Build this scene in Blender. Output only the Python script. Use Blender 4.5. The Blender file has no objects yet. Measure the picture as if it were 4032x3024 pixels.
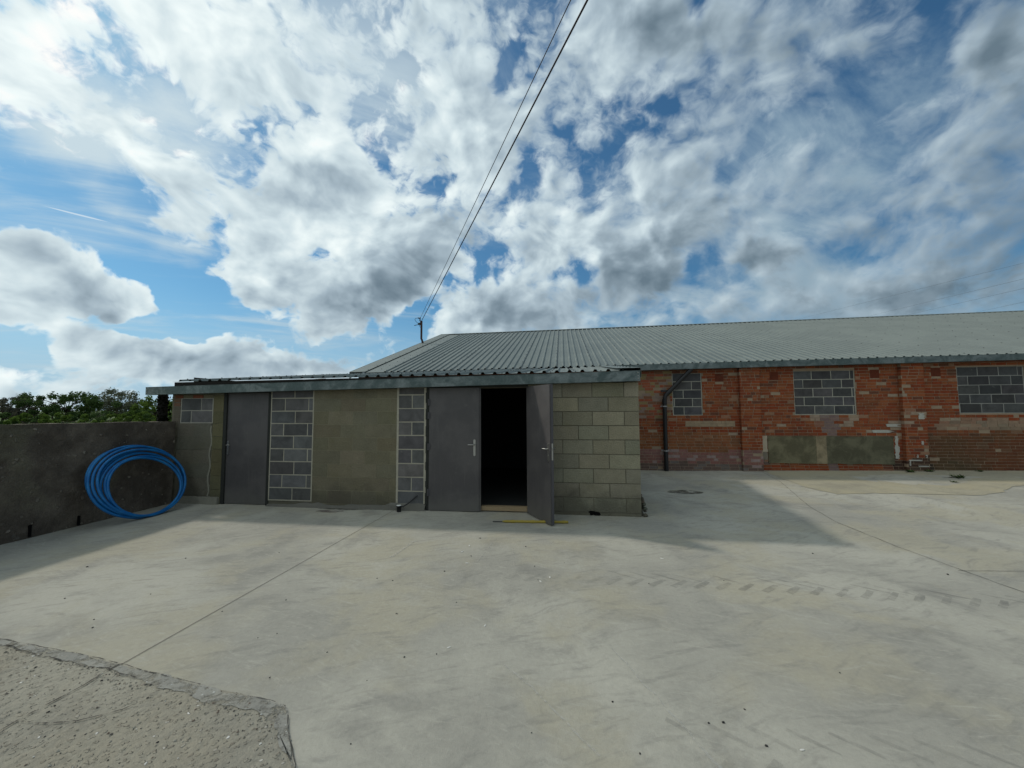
import bpy, bmesh, math, random
from mathutils import Vector, Matrix, noise as mnoise
import numpy as np

random.seed(7)
S = bpy.context.scene
COL = S.collection
R = math.radians

# ---------------------------------------------------------------- camera
# world: X along the block front (to the right), Y towards the buildings, Z up
FPX, CXP, CYP = 1514.0, 2016.0, 1512.0          # focal length and centre for a 4032 px wide frame
CAM = Vector((0.0, 0.0, 1.68))
YAW, PITCH, ROLL = R(7.5), math.atan(96 / 1514.0), R(0.3)
f0 = Vector((-math.sin(YAW), math.cos(YAW), 0)); r0 = Vector((math.cos(YAW), math.sin(YAW), 0)); u0 = Vector((0, 0, 1))
CF = f0 * math.cos(PITCH) + u0 * math.sin(PITCH)
CU = u0 * math.cos(PITCH) - f0 * math.sin(PITCH)
CR = r0 * math.cos(ROLL) - CU * math.sin(ROLL)
CU = CU * math.cos(ROLL) + r0 * math.sin(ROLL)
cd = bpy.data.cameras.new("camera"); cam = bpy.data.objects.new("camera", cd); COL.objects.link(cam)
cd.sensor_width = 36.0; cd.lens = 36.0 * FPX / 4032.0; cd.clip_start = 0.05; cd.clip_end = 5000
m = Matrix((CR, CU, -CF)).transposed().to_4x4(); m.translation = CAM; cam.matrix_world = m
S.camera = cam

def ray(x, y):
    return (CF * FPX + CR * (x - CXP) - CU * (y - CYP)).normalized()
def at(x, y, axis, val):                        # where the sight line of a photo pixel meets a wall or ground plane
    d = ray(x, y); return CAM + d * ((val - CAM[axis]) / d[axis])
def G(x, y): return at(x, y, 2, 0.0)

# ---------------------------------------------------------------- sky, sun, exposure
S.view_settings.view_transform = 'Standard'; S.view_settings.look = 'None'
S.view_settings.exposure = 0.0; S.view_settings.gamma = 1.0; S.view_settings.use_curve_mapping = False
SUNDIR = Vector((-0.98, 0.385, 1.0)).normalized()            # from the yard towards the sun
SUN_EL = math.asin(SUNDIR.z); SUN_AZ = math.atan2(SUNDIR.x, SUNDIR.y)
sl = bpy.data.lights.new("sun", 'SUN'); so = bpy.data.objects.new("sun", sl); COL.objects.link(so)
sl.energy = 1.75; sl.angle = R(3.2); sl.color = (1.0, 0.95, 0.86)
so.rotation_euler = (-SUNDIR).to_track_quat('-Z', 'Y').to_euler()

class NT:
    """small helper for building node trees"""
    def __init__(s, tree): s.t = tree; tree.nodes.clear()
    def n(s, kind, props=None, **ins):
        nd = s.t.nodes.new(kind)
        for k, v in (props or {}).items(): setattr(nd, k, v)
        for k, v in ins.items():
            key = int(k[1:]) if k[0] == 'i' and k[1:].isdigit() else k.replace('_', ' ')
            s.set(nd.inputs[key], v)
        return nd
    def set(s, sock, v):
        if isinstance(v, bpy.types.NodeSocket): s.t.links.new(v, sock)
        elif isinstance(v, bpy.types.Node): s.t.links.new(v.outputs[0], sock)
        else: sock.default_value = v
    def math(s, op, a, b=None, c=None, clamp=False):
        nd = s.t.nodes.new('ShaderNodeMath'); nd.operation = op; nd.use_clamp = clamp
        for i, v in enumerate((a, b, c)):
            if v is not None: s.set(nd.inputs[i], v)
        return nd.outputs[0]
    def vm(s, op, a, b=None, c=None, out=0):
        nd = s.t.nodes.new('ShaderNodeVectorMath'); nd.operation = op
        for i, v in enumerate((a, b, c)):
            if v is not None: s.set(nd.inputs[i], v)
        return nd.outputs[out]
    def scale(s, a, k):
        nd = s.t.nodes.new('ShaderNodeVectorMath'); nd.operation = 'SCALE'; s.set(nd.inputs[0], a); s.set(nd.inputs['Scale'], k); return nd.outputs[0]
    def remap(s, v, a, b, c=0.0, d=1.0, smooth=True):
        nd = s.t.nodes.new('ShaderNodeMapRange'); nd.interpolation_type = 'SMOOTHSTEP' if smooth else 'LINEAR'
        s.set(nd.inputs['Value'], v)
        for k, x in zip(('From Min', 'From Max', 'To Min', 'To Max'), (a, b, c, d)): s.set(nd.inputs[k], x)
        return nd.outputs[0]
    def mix(s, fac, a, b, blend='MIX'):
        nd = s.t.nodes.new('ShaderNodeMix'); nd.data_type = 'RGBA'; nd.blend_type = blend
        s.set(nd.inputs[0], fac)
        for i, v in ((6, a), (7, b)):
            if isinstance(v, tuple) and len(v) == 3: v = v + (1.0,)
            s.set(nd.inputs[i], v)
        return nd.outputs[2]
    def noise(s, vec, scale, detail=5, rough=0.5, dist=0.0, out=0, typ='FBM', lac=2.0):
        nd = s.n('ShaderNodeTexNoise', {'noise_type': typ}, Vector=vec, Scale=scale, Detail=detail, Roughness=rough, Distortion=dist, Lacunarity=lac)
        return nd.outputs[out]
    def voro(s, vec, scale, detail=0, rough=0.5, feature='F1', smooth=0.5, out='Distance', rand=1.0):
        nd = s.n('ShaderNodeTexVoronoi', {'feature': feature, 'normalize': True} if feature in ('F1', 'SMOOTH_F1') else {'feature': feature}, Vector=vec, Scale=scale, Randomness=rand)
        if 'Detail' in nd.inputs and detail: nd.inputs['Detail'].default_value = detail; nd.inputs['Roughness'].default_value = rough
        if feature == 'SMOOTH_F1': nd.inputs['Smoothness'].default_value = smooth
        return nd.outputs[out]
    def ramp(s, fac, stops, interp='LINEAR'):
        nd = s.t.nodes.new('ShaderNodeValToRGB'); nd.color_ramp.interpolation = interp
        e = nd.color_ramp.elements
        for p_, c in stops[len(e):]: e.new(p_)
        e.foreach_set('position', [p_ for p_, c in stops])
        e.foreach_set('color', [float(v) for p_, c in stops for v in (tuple(c) + (1.0,))[:4]])
        s.set(nd.inputs[0], fac); return nd.outputs[0]

def azel(d): return math.atan2(d.x, d.y), math.asin(max(-1, min(1, d.z)))
def lobe_params(x, y, rx, ry, ang):
    """an elliptical patch of sky given by its photo position, as azimuth/elevation centre, axes and angle"""
    k = 4032 / 2212.0
    c = azel(ray(x * k, y * k)); ca, sa = math.cos(R(ang)), math.sin(R(ang))
    e = 6.0
    a = azel(ray((x + ca * e) * k, (y + sa * e) * k)); b = azel(ray((x - sa * e) * k, (y + ca * e) * k))
    M = np.array([[(a[0] - c[0]) / e * rx, (b[0] - c[0]) / e * ry], [(a[1] - c[1]) / e * rx, (b[1] - c[1]) / e * ry]])
    U, s_, _ = np.linalg.svd(M)
    return c, math.atan2(U[1, 0], U[0, 0]), s_

W = bpy.data.worlds.new("World"); S.world = W; W.use_nodes = True
W.cycles.sampling_method = 'MANUAL'; W.cycles.sample_map_resolution = 256
w = NT(W.node_tree)
tc = w.n('ShaderNodeTexCoord').outputs['Generated']
dirv = w.vm('NORMALIZE', tc)
sep = w.n('ShaderNodeSeparateXYZ', Vector=dirv)
az = w.math('ARCTAN2', sep.outputs[0], sep.outputs[1]); el = w.math('ARCSINE', sep.outputs[2])
ae = w.n('ShaderNodeCombineXYZ', X=az, Y=el, Z=0.0).outputs[0]
wn = w.noise(dirv, 5.0, 4, 0.55, out=1)
ae_w = w.vm('ADD', ae, w.scale(w.vm('SUBTRACT', wn, (0.5, 0.5, 0.5)), 0.11))
wn2 = w.noise(dirv, 16.0, 3, 0.55, out=1)
ae_w = w.vm('ADD', ae_w, w.scale(w.vm('SUBTRACT', wn2, (0.5, 0.5, 0.5)), 0.05))

# the cloud map (amount, light, veil) is kept on a grid of azimuth and elevation: one pair of colour ramps per elevation row
AZ0, AZ1, EL0, EL1, NA, NE = R(-72), R(64), R(-1), R(62), 63, 27
def lobe_grid(lst):
    A, E = np.meshgrid(np.linspace(AZ0, AZ1, NA), np.linspace(EL0, EL1, NE))
    tot = np.zeros_like(A)
    for (x, y, rx, ry, ang, amp) in lst:
        c, rot, sc = lobe_params(x, y, rx, ry, ang)
        dx, dy = A - c[0], E - c[1]
        q = np.sqrt(((dx * math.cos(rot) + dy * math.sin(rot)) / sc[0]) ** 2 + ((-dx * math.sin(rot) + dy * math.cos(rot)) / sc[1]) ** 2)
        t = np.clip(1 - q, 0, 1); tot += amp * t * t * (3 - 2 * t)
    return np.clip(tot * 0.4 + 0.5, 0, 1)
# how much cloud: (x, y, radius along, radius across, angle, amount) in photo pixels of a 2212 px wide frame
COVER = [
 # blue gaps (negative)
 (110,455,230,65,17,-0.95),(330,565,230,60,30,-0.95),(400,640,100,65,40,-0.8),(60,480,150,40,0,-0.5),(530,690,150,40,12,-0.5),
 (230,400,520,110,27,-0.26),(430,320,330,120,20,-0.22),(340,170,260,50,40,-0.15),(250,250,300,50,15,.15),
 (875,120,45,110,-20,-0.32),(1110,130,35,120,20,-0.34),(1060,60,50,60,0,-0.25),
 (1260,590,80,45,0,-0.65),(1140,400,35,110,10,-0.35),(1430,225,40,60,20,-0.5),(1490,25,90,25,-50,-0.5),
 (1840,210,35,60,20,-0.45),(1795,290,60,35,-50,-0.45),(2010,70,110,26,-62,-0.65),(1560,400,70,20,-40,-0.45),(1690,480,110,32,-15,-0.40),(1480,590,60,25,-10,-0.5),
 (1990,330,90,25,-50,-0.35),(2130,600,160,40,-10,-0.30),(1970,510,110,25,-10,-0.3),(820,330,60,25,-10,-0.25),(640,230,50,30,20,-.2),(1270,400,40,30,0,-.25),
 (40,740,230,30,5,-0.9),(60,790,120,22,0,-.5),(350,715,220,26,0,-0.95),(480,650,120,45,25,-.6),(230,520,200,50,25,-.5),(420,862,300,12,3,-0.35),(960,620,50,25,-40,-0.5),(890,700,60,50,0,-0.6),(700,745,120,18,0,-0.4),(560,720,110,25,5,-.5),(450,690,80,30,20,-.5),
 # clouds
 (1000,250,260,200,0,0.16),(1250,150,250,200,0,.12),(1150,700,200,50,0,.35),(300,830,350,22,0,.5),(830,640,200,60,-20,.3),(560,640,80,35,0,.35),(1500,330,300,120,-35,.18),(2050,250,200,120,-35,.14),
 (40,570,110,60,0,0.95),(190,640,215,68,21,0.95),(60,650,140,60,0,0.6),
 (370,450,120,38,22,0.75),(60,120,110,150,0,0.45),(480,110,420,150,25,0.4),
 (700,400,170,150,0,0.5),(850,580,250,100,-20,0.7),(620,620,100,40,0,0.6),
 (420,768,360,40,2,0.9),(130,748,130,25,0,0.7),(650,800,160,30,0,0.5),(120,830,160,20,0,.5),(700,690,120,30,0,.3),
 (1080,670,140,65,0,0.75),(1180,560,80,55,0,0.35),(1370,580,150,100,-10,0.8),(1640,550,100,60,-10,0.6),(1230,660,60,35,0,.4),
 (1400,50,230,110,0,0.5),(2160,100,150,120,-30,0.6),(1650,120,300,160,0,0.25),(1950,420,260,120,-30,0.2),(1500,470,170,90,-20,.3),(1000,330,200,100,0,.15),
 (1700,660,420,50,-4,0.3),(2050,640,260,50,-8,0.2),
]
SHADE = [
 (150,675,220,38,8,-0.45),(40,595,90,40,0,-0.32),(880,605,230,60,-22,-0.34),(740,655,150,40,0,-0.30),(960,470,100,60,-30,-0.24),(680,430,110,70,0,-0.16),
 (1090,690,130,45,0,-0.20),(1390,605,120,70,-15,-0.26),(1640,575,100,36,-10,-0.22),(1400,40,230,110,0,-0.32),(1650,80,260,160,-10,-0.12),(2160,130,150,80,-30,-0.26),
 (330,790,130,16,0,-0.12),(600,778,160,16,5,-0.12),
 (380,60,420,220,20,0.16),(60,100,120,120,0,0.15),(1680,505,60,40,0,0.3),(400,745,380,20,2,0.38),(100,730,140,14,0,.38),(1280,560,40,60,0,.3),(1250,450,150,100,-30,.14),(640,340,120,60,-30,.18),
 (300,830,500,30,0,.22),(60,520,90,30,10,.3),(260,600,100,30,35,.3),(340,670,60,25,30,.3),(560,610,80,25,-20,.25),(1050,620,90,30,-10,.22),(1700,640,500,50,-3,.12),
]
VEIL = [(330,270,420,190,22,0.62),(120,300,250,110,18,0.68),(800,250,500,300,0,0.2),(1750,350,600,350,-30,0.45),(60,840,500,40,0,.5),(330,490,330,30,24,0.5),(1800,650,600,110,0,.7),(700,700,300,80,0,.3),(500,640,120,20,30,.4),(1200,690,300,60,0,.4)]
SKYTINT = (0.42, 0.74, 0.83)

gmap = np.stack([lobe_grid(COVER), lobe_grid(SHADE), lobe_grid(VEIL)], -1)
half = NA // 2
wsep = w.n('ShaderNodeSeparateXYZ', Vector=ae_w)
azu = w.remap(wsep.outputs[0], AZ0, AZ1, 0.0, 2.0, smooth=False)
azl = w.math('MINIMUM', azu, 1.0); azr = w.math('SUBTRACT', azu, 1.0, clamp=True)
right = w.math('GREATER_THAN', azu, 1.0)
row = w.remap(wsep.outputs[1], EL0, EL1, 0.0, NE - 1.0, smooth=False)
mcol = None
for i in range(NE):
    rl = w.ramp(azl, [(k / half, tuple(gmap[i, k])) for k in range(half + 1)], 'EASE')
    rr = w.ramp(azr, [(k / half, tuple(gmap[i, half + k])) for k in range(half + 1)], 'EASE')
    rc = w.mix(right, rl, rr)
    mcol = rc if mcol is None else w.mix(w.remap(row, i - 1.0, float(i), smooth=False), mcol, rc)
msep = w.n('ShaderNodeSeparateColor', Color=mcol)
cov, shd, veil = [w.math('MULTIPLY', w.math('SUBTRACT', msep.outputs[i], 0.5), 2.5) for i in range(3)]

def cloud_noise(off):
    d = w.vm('ADD', dirv, off) if off else dirv
    st = w.vm('MULTIPLY', d, (1.0, 1.0, 1.25))
    wv = w.noise(st, 5.0, 4, 0.6, out=1)
    p = w.vm('ADD', st, w.scale(w.vm('SUBTRACT', wv, (0.5, 0.5, 0.5)), 0.15))
    a = w.noise(p, 5.0, 9, 0.60)
    b = w.voro(p, 15.0, 3, 0.6, 'F1')
    b2 = w.noise(p, 16.0, 6, 0.6)
    return w.math('ADD', w.math('ADD', w.math('MULTIPLY', w.math('SUBTRACT', a, 0.5), 1.35), w.math('MULTIPLY', w.math('SUBTRACT', b2, 0.5), 0.55)), w.math('MULTIPLY', w.math('SUBTRACT', 0.42, b), 0.6))
sunoff = SUNDIR * 0.022
n0 = cloud_noise(None)
def soft_noise(off):                                             # the smooth, large body of the cloud, for its own light and shade
    st = w.vm('MULTIPLY', w.vm('ADD', dirv, off) if off else dirv, (1.0, 1.0, 1.25))
    wv = w.noise(st, 5.0, 2, 0.5, out=1)
    p = w.vm('ADD', st, w.scale(w.vm('SUBTRACT', wv, (0.5, 0.5, 0.5)), 0.15))
    return w.math('ADD', w.math('MULTIPLY', w.noise(p, 5.0, 3, 0.5), 1.35), w.math('ADD', w.math('MULTIPLY', w.noise(p, 16.0, 3, 0.5), 0.5), w.math('MULTIPLY', w.voro(p, 15.0, 1, 0.5, 'F1'), -0.45)))
s0 = soft_noise(None); s1 = soft_noise(tuple(SUNDIR * 0.03))
back = w.remap(sep.outputs[1], 0.1, -0.35)                       # added fill light: unseen sky behind the camera closed with bright cloud
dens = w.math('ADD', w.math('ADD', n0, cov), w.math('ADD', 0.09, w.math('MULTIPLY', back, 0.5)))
soft = w.remap(az, -0.5, 0.5, 0.20, 0.50)                     # softer, more smeared cloud towards the right
alpha = w.remap(dens, 0.0, soft)
# high thin veil, streaky
pl = w.vm('DIVIDE', dirv, w.n('ShaderNodeCombineXYZ', X=w.math('ADD', sep.outputs[2], 0.22), Y=w.math('ADD', sep.outputs[2], 0.22), Z=1.0).outputs[0])
pr = w.n('ShaderNodeMapping', {'vector_type': 'TEXTURE'}, Vector=pl, Rotation=(0, 0, R(35)), Scale=(1.5, 0.55, 1)).outputs[0]
vs = w.noise(pr, 2.2, 8, 0.6, 0.6)
va = w.math('MULTIPLY', w.remap(w.math('ADD', w.math('MULTIPLY', w.math('SUBTRACT', vs, 0.5), 1.9), veil), -0.05, 0.75), 0.92)
# light and shade in the cloud
lit = w.math('SUBTRACT', s0, s1)
thick = w.math('MAXIMUM', dens, 0.0)
br = w.math('ADD', 0.60, w.math('MULTIPLY', lit, 0.95))
br = w.math('SUBTRACT', br, w.math('MULTIPLY', thick, 0.28))
br = w.math('ADD', br, w.math('MULTIPLY', shd, 0.85))
sd = w.vm('DOT_PRODUCT', dirv, tuple(SUNDIR), out=1)
br = w.math('ADD', br, w.remap(sd, -0.2, 0.95, -0.38, 0.20, smooth=False))
br = w.math('ADD', br, w.math('MULTIPLY', w.math('SUBTRACT', 1.0, alpha), 0.15))
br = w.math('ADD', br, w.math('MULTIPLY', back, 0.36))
K = 10.0                                                        # the sky texture's own scale; Background strength 0.1
ccol = w.ramp(br, [(0.0, (0.135, 0.195, 0.245)), (0.22, (0.225, 0.30, 0.36)), (0.45, (0.39, 0.49, 0.56)), (0.68, (0.63, 0.745, 0.79)), (0.9, (0.88, 0.97, 0.97)), (1.0, (1.0, 1.0, 0.98))])
ccol = w.scale(ccol, K)
skyt = w.n('ShaderNodeTexSky', {'sky_type': 'NISHITA', 'sun_disc': False, 'sun_elevation': SUN_EL, 'sun_rotation': SUN_AZ, 'air_density': 1.0, 'dust_density': 0.6, 'ozone_density': 3.0})
blue = w.vm('MULTIPLY', skyt.outputs[0], SKYTINT)
hz = w.remap(sep.outputs[2], 0.26, 0.02, 0.0, 0.85)               # pale air near the horizon
blue = w.mix(hz, blue, w.scale(w.ramp(w.remap(sep.outputs[0], -0.9, 0.7, smooth=False), [(0, (0.40, 0.56, 0.72)), (1, (0.33, 0.45, 0.58))]), K))
col = w.mix(va, blue, w.scale(w.ramp(w.remap(sd, 0.0, 1.0, smooth=False), [(0, (0.27, 0.38, 0.46)), (0.5, (0.40, 0.53, 0.61)), (1, (0.64, 0.76, 0.81))]), K))
col = w.mix(alpha, col, ccol)
# a far thin vapour trail
c1, c2 = azel(ray(150, 805)), azel(ray(450, 880))
ta = math.atan2(c2[1] - c1[1], c2[0] - c1[0])
mp = w.n('ShaderNodeMapping', {'vector_type': 'TEXTURE'}, Vector=ae, Location=((c1[0] + c2[0]) / 2, (c1[1] + c2[1]) / 2, 0), Rotation=(0, 0, ta), Scale=(math.hypot(c2[0] - c1[0], c2[1] - c1[1]) / 2, 0.0016, 1))
tr = w.remap(w.vm('LENGTH', mp.outputs[0], out=1), 0.5, 1.0, 0.55, 0.0)
col = w.mix(tr, col, (8.0, 8.8, 9.2))
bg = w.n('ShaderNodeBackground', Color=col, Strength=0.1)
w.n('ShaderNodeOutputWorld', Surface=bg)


# ---------------------------------------------------------------- helpers for objects
def tag(o, label=None, cat=None, group=None, kind=None):
    for k, v in (('label', label), ('category', cat), ('group', group), ('kind', kind)):
        if v: o[k] = v
    return o
def thing(name, loc, label, cat, group=None):
    o = bpy.data.objects.new(name, None); COL.objects.link(o); o.location = loc; o.empty_display_size = 0.3
    return tag(o, label, cat, group)

class MB:
    def __init__(s): s.v = []; s.f = []; s.m = []; s.t = []; s.sm = []; s.M = None
    def add(s, vs, fs, mi=0, tint=(1, 1, 1), smooth=False):
        b = len(s.v)
        for p in vs:
            p = Vector(p); s.v.append(tuple(s.M @ p) if s.M else tuple(p))
        for f in fs: s.f.append([b + i for i in f]); s.m.append(mi); s.t.append(tint); s.sm.append(smooth)
    def box(s, a, b, mi=0, tint=(1, 1, 1), skip=()):
        x0, y0, z0 = a; x1, y1, z1 = b
        vs = [(x0, y0, z0), (x1, y0, z0), (x1, y1, z0), (x0, y1, z0), (x0, y0, z1), (x1, y0, z1), (x1, y1, z1), (x0, y1, z1)]
        fs = {'bottom': (0, 3, 2, 1), 'top': (4, 5, 6, 7), 'front': (0, 1, 5, 4), 'right': (1, 2, 6, 5), 'back': (2, 3, 7, 6), 'left': (3, 0, 4, 7)}
        s.add(vs, [f for k, f in fs.items() if k not in skip], mi, tint)
    def hexa(s, p, mi=0, tint=(1, 1, 1)):      # eight corners in box order
        s.add(p, [(0, 3, 2, 1), (4, 5, 6, 7), (0, 1, 5, 4), (1, 2, 6, 5), (2, 3, 7, 6), (3, 0, 4, 7)], mi, tint)
    def tube(s, pts, r, seg=10, closed=False, mi=0, tint=(1, 1, 1), caps=True):
        pts = [Vector(p) for p in pts]; n = len(pts); vs = []; rr = r if isinstance(r, (list, tuple)) else [r] * n
        up = None
        for i, p in enumerate(pts):
            a = pts[(i - 1) % n] if (closed or i > 0) else p; c = pts[(i + 1) % n] if (closed or i < n - 1) else p
            d = (c - a).normalized()
            if up is None: up = d.orthogonal().normalized()
            up = (up - d * up.dot(d)).normalized(); sd = d.cross(up)
            for k in range(seg):
                t = 2 * math.pi * k / seg; vs.append(p + (up * math.cos(t) + sd * math.sin(t)) * rr[i])
        fs = []
        for i in range(n if closed else n - 1):
            j = (i + 1) % n
            for k in range(seg):
                l = (k + 1) % seg; fs.append((i * seg + k, i * seg + l, j * seg + l, j * seg + k))
        s.add(vs, fs, mi, tint, True)
        if caps and not closed:
            s.add(vs[:seg], [tuple(reversed(range(seg)))], mi, tint); s.add(vs[-seg:], [tuple(range(seg))], mi, tint)
    def build(s, name, mats, parent=None, loc=None):
        me = bpy.data.meshes.new(name); me.from_pydata(s.v, [], s.f)
        for mm in (mats if isinstance(mats, (list, tuple)) else [mats]): me.materials.append(mm)
        me.polygons.foreach_set('material_index', s.m); me.polygons.foreach_set('use_smooth', s.sm)
        at_ = me.attributes.new('tint', 'FLOAT_COLOR', 'FACE')
        at_.data.foreach_set('color', [c for t in s.t for c in (t[0], t[1], t[2], 1.0)])
        me.update()
        o = bpy.data.objects.new(name, me); COL.objects.link(o)
        if loc is not None: o.location = loc
        if parent:
            o.parent = parent
            off = Vector(parent.location)          # empties carry a location; part meshes sit at the world origin
            o.matrix_parent_inverse = Matrix.Translation(-off) if loc is None else Matrix()
        return o


def material(name, fn, disp=False):
    mt = bpy.data.materials.new(name); mt.use_nodes = True
    k = NT(mt.node_tree); k.pos = k.n('ShaderNodeTexCoord').outputs['Object']
    bs = k.n('ShaderNodeBsdfPrincipled'); out = k.n('ShaderNodeOutputMaterial', Surface=bs)
    k.tint = lambda: k.n('ShaderNodeAttribute', {'attribute_name': 'tint'}).outputs['Color']
    fn(k, bs); return mt
def bump(k, bs, h, dist=0.01, strength=1.0):
    k.set(bs.inputs['Normal'], k.n('ShaderNodeBump', Height=h, Distance=dist, Strength=strength))
def setc(k, bs, col, rough=0.8, spec=0.3, metal=0.0):
    k.set(bs.inputs['Base Color'], col if not (isinstance(col, tuple) and len(col) == 3) else col + (1,)); k.set(bs.inputs['Roughness'], rough)
    k.set(bs.inputs['Specular IOR Level'], spec); k.set(bs.inputs['Metallic'], metal)

def m_simple(name, col, rough=0.7, spec=0.3, metal=0.0, var=0.15, scale=20, bd=0.0):
    def fn(k, bs):
        n = k.noise(k.pos, scale, 5, 0.6); n2 = k.noise(k.pos, scale * 0.13, 3, 0.5)
        f = k.math('ADD', 1 - var, k.math('MULTIPLY', k.math('ADD', n, n2), var))
        setc(k, bs, k.scale(k.n('ShaderNodeRGB').outputs[0] if False else col, f), rough, spec, metal)
        k.set(bs.inputs['Roughness'], k.math('ADD', rough - 0.08, k.math('MULTIPLY', n2, 0.16)))
        if bd: bump(k, bs, n, bd)
    return material(name, fn)

def concrete(name, light, mid, dark, yellow, sc=1.0, pebbly=0.0):
    def fn(k, bs):
        p = k.pos
        wv = k.scale(k.vm('SUBTRACT', k.noise(p, 0.5 * sc, 3, 0.5, out=1), (0.5, 0.5, 0.5)), 0.9)
        pw = k.vm('ADD', p, wv)
        big = k.noise(pw, 0.55 * sc, 4, 0.55)
        midn = k.noise(pw, 1.7 * sc, 7, 0.65, 0.15)
        # trowel and brush strokes: stretched noise along a slowly turning direction
        st = k.n('ShaderNodeMapping', {'vector_type': 'TEXTURE'}, Vector=pw, Rotation=(0, 0, R(24)), Scale=(1.0, 0.24, 1)).outputs[0]
        strk = k.noise(st, 3.2 * sc, 6, 0.62, 0.15)
        st2 = k.n('ShaderNodeMapping', {'vector_type': 'TEXTURE'}, Vector=pw, Rotation=(0, 0, R(-12)), Scale=(0.9, 0.17, 1)).outputs[0]
        strk2 = k.noise(st2, 5.0 * sc, 6, 0.68, 0.1)
        fine = k.noise(p, 26 * sc, 6, 0.75); grit = k.noise(p, 240 * sc, 2, 0.6)
        c = k.mix(k.remap(big, 0.38, 0.62), mid, light)
        c = k.mix(k.math('MULTIPLY', k.remap(midn, 0.48, 0.68), 0.55), c, dark)
        c = k.mix(k.math('MULTIPLY', k.remap(k.noise(pw, 0.8 * sc, 5, 0.6), 0.46, 0.62), 0.75), c, yellow)
        c = k.mix(k.math('MULTIPLY', k.remap(strk, 0.50, 0.72), 0.5), c, dark)
        c = k.mix(k.math('MULTIPLY', k.remap(strk2, 0.53, 0.70), 0.55), c, light)
        c = k.mix(k.math('MULTIPLY', k.remap(k.noise(p, 9 * sc, 3, 0.6), 0.66, 0.74), 0.25), c, dark)
        f = k.math('ADD', 0.68, k.math('ADD', k.math('MULTIPLY', fine, 0.42), k.math('MULTIPLY', grit, 0.22)))
        h = k.math('ADD', k.math('MULTIPLY', fine, 0.5), k.math('ADD', k.math('MULTIPLY', strk, 0.25), k.math('MULTIPLY', grit, 0.25)))
        if pebbly:
            v = k.n('ShaderNodeTexVoronoi', {'feature': 'F1'}, Vector=k.vm('ADD', p, k.scale(k.noise(p, 30, 2, out=1), 0.03)), Scale=34.0)
            peb = k.remap(v.outputs['Distance'], 0.34, 0.22)
            rnd = k.n('ShaderNodeSeparateColor', Color=v.outputs['Color'])
            sel = k.math('MULTIPLY', peb, k.remap(rnd.outputs[0], 0.72, 0.76))
            c = k.mix(k.math('MULTIPLY', sel, 0.8), c, k.ramp(rnd.outputs[1], [(0, (0.17, 0.15, 0.12)), (0.35, (0.24, 0.21, 0.16)), (0.7, (0.36, 0.33, 0.27)), (0.85, (0.42, 0.39, 0.33)), (1, (0.85, 0.83, 0.78))]))
            h = k.math('ADD', k.math('MULTIPLY', h, 0.8), k.math('MULTIPLY', peb, 0.9))
            h = k.math('ADD', h, k.math('MULTIPLY', k.noise(p, 14, 5, 0.65), 2.2))
        setc(k, bs, k.scale(c, f), 0.86, 0.25)
        bump(k, bs, h, 0.012 if not pebbly else 0.013, 0.9)
    return material(name, fn)

M = {}
M['concrete'] = concrete('poured concrete', (0.415, 0.395, 0.330), (0.315, 0.301, 0.256), (0.208, 0.20, 0.176), (0.372, 0.340, 0.255))
M['old_concrete'] = concrete('old sandy concrete', (0.385, 0.35, 0.255), (0.335, 0.305, 0.225), (0.25, 0.228, 0.175), (0.39, 0.345, 0.235), 1.5)
M['rough'] = concrete('rough aggregate concrete', (0.325, 0.302, 0.240), (0.272, 0.253, 0.203), (0.195, 0.182, 0.15), (0.295, 0.265, 0.20), 1.4, 1.0)
M['slurry'] = concrete('cement slurry', (0.355, 0.344, 0.30), (0.30, 0.292, 0.257), (0.23, 0.222, 0.198), (0.32, 0.30, 0.247), 2.0)
_t = M['slurry'].node_tree; _k = NT.__new__(NT); _k.t = _t
_pos = _k.n('ShaderNodeTexCoord').outputs['Object']
for _n in _t.nodes:
    if _n.type == 'BSDF_PRINCIPLED': _k.set(_n.inputs['Alpha'], _k.remap(_k.noise(_pos, 11, 6, 0.7), 0.36, 0.56, 0.05, 0.95))
M['joint'] = m_simple('dark joint', (0.075, 0.07, 0.065), 0.95, 0.1, scale=30, var=0.3)
M['black'] = m_simple('black plastic', (0.012, 0.012, 0.013), 0.45, 0.4, var=0.2)
M['cavity_shade'] = m_simple('dark cavity', (0.006, 0.006, 0.006), 0.95, 0.05)  # near-black colour painted for the shade inside the wall hole and slots
def fn_door(k, bs):                      # painted steel: scuffs, dusty foot, faint runs
    p = k.pos; n = k.noise(p, 2.2, 6, 0.6); g = k.noise(p, 150, 3, 0.6)
    st = k.n('ShaderNodeMapping', {'vector_type': 'TEXTURE'}, Vector=p, Scale=(0.05, 0.05, 0.9)).outputs[0]; runs = k.noise(st, 1.6, 5, 0.6)
    z = k.n('ShaderNodeSeparateXYZ', Vector=p).outputs[2]
    c = k.mix(k.remap(n, 0.38, 0.64), (0.070, 0.064, 0.064), (0.092, 0.084, 0.082))
    c = k.mix(k.math('MULTIPLY', k.remap(runs, 0.55, 0.72), 0.35), c, (0.115, 0.107, 0.10))
    c = k.mix(k.math('MULTIPLY', k.remap(k.noise(p, 7, 7, 0.7), 0.60, 0.70), 0.3), c, (0.14, 0.132, 0.12))
    dust = k.math('MULTIPLY', k.remap(k.math('ADD', z, k.math('MULTIPLY', k.noise(p, 4, 5, 0.6), 0.5)), 0.62, 0.25), 0.5)
    c = k.mix(dust, c, (0.13, 0.124, 0.106))
    setc(k, bs, k.scale(c, k.math('ADD', 0.9, k.math('MULTIPLY', g, 0.2))), k.math('ADD', 0.42, k.math('MULTIPLY', n, 0.2)), 0.35); bump(k, bs, k.math('ADD', g, k.math('MULTIPLY', n, 3)), 0.0012, 0.5)
M['door'] = material('grey painted door', fn_door)
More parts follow.
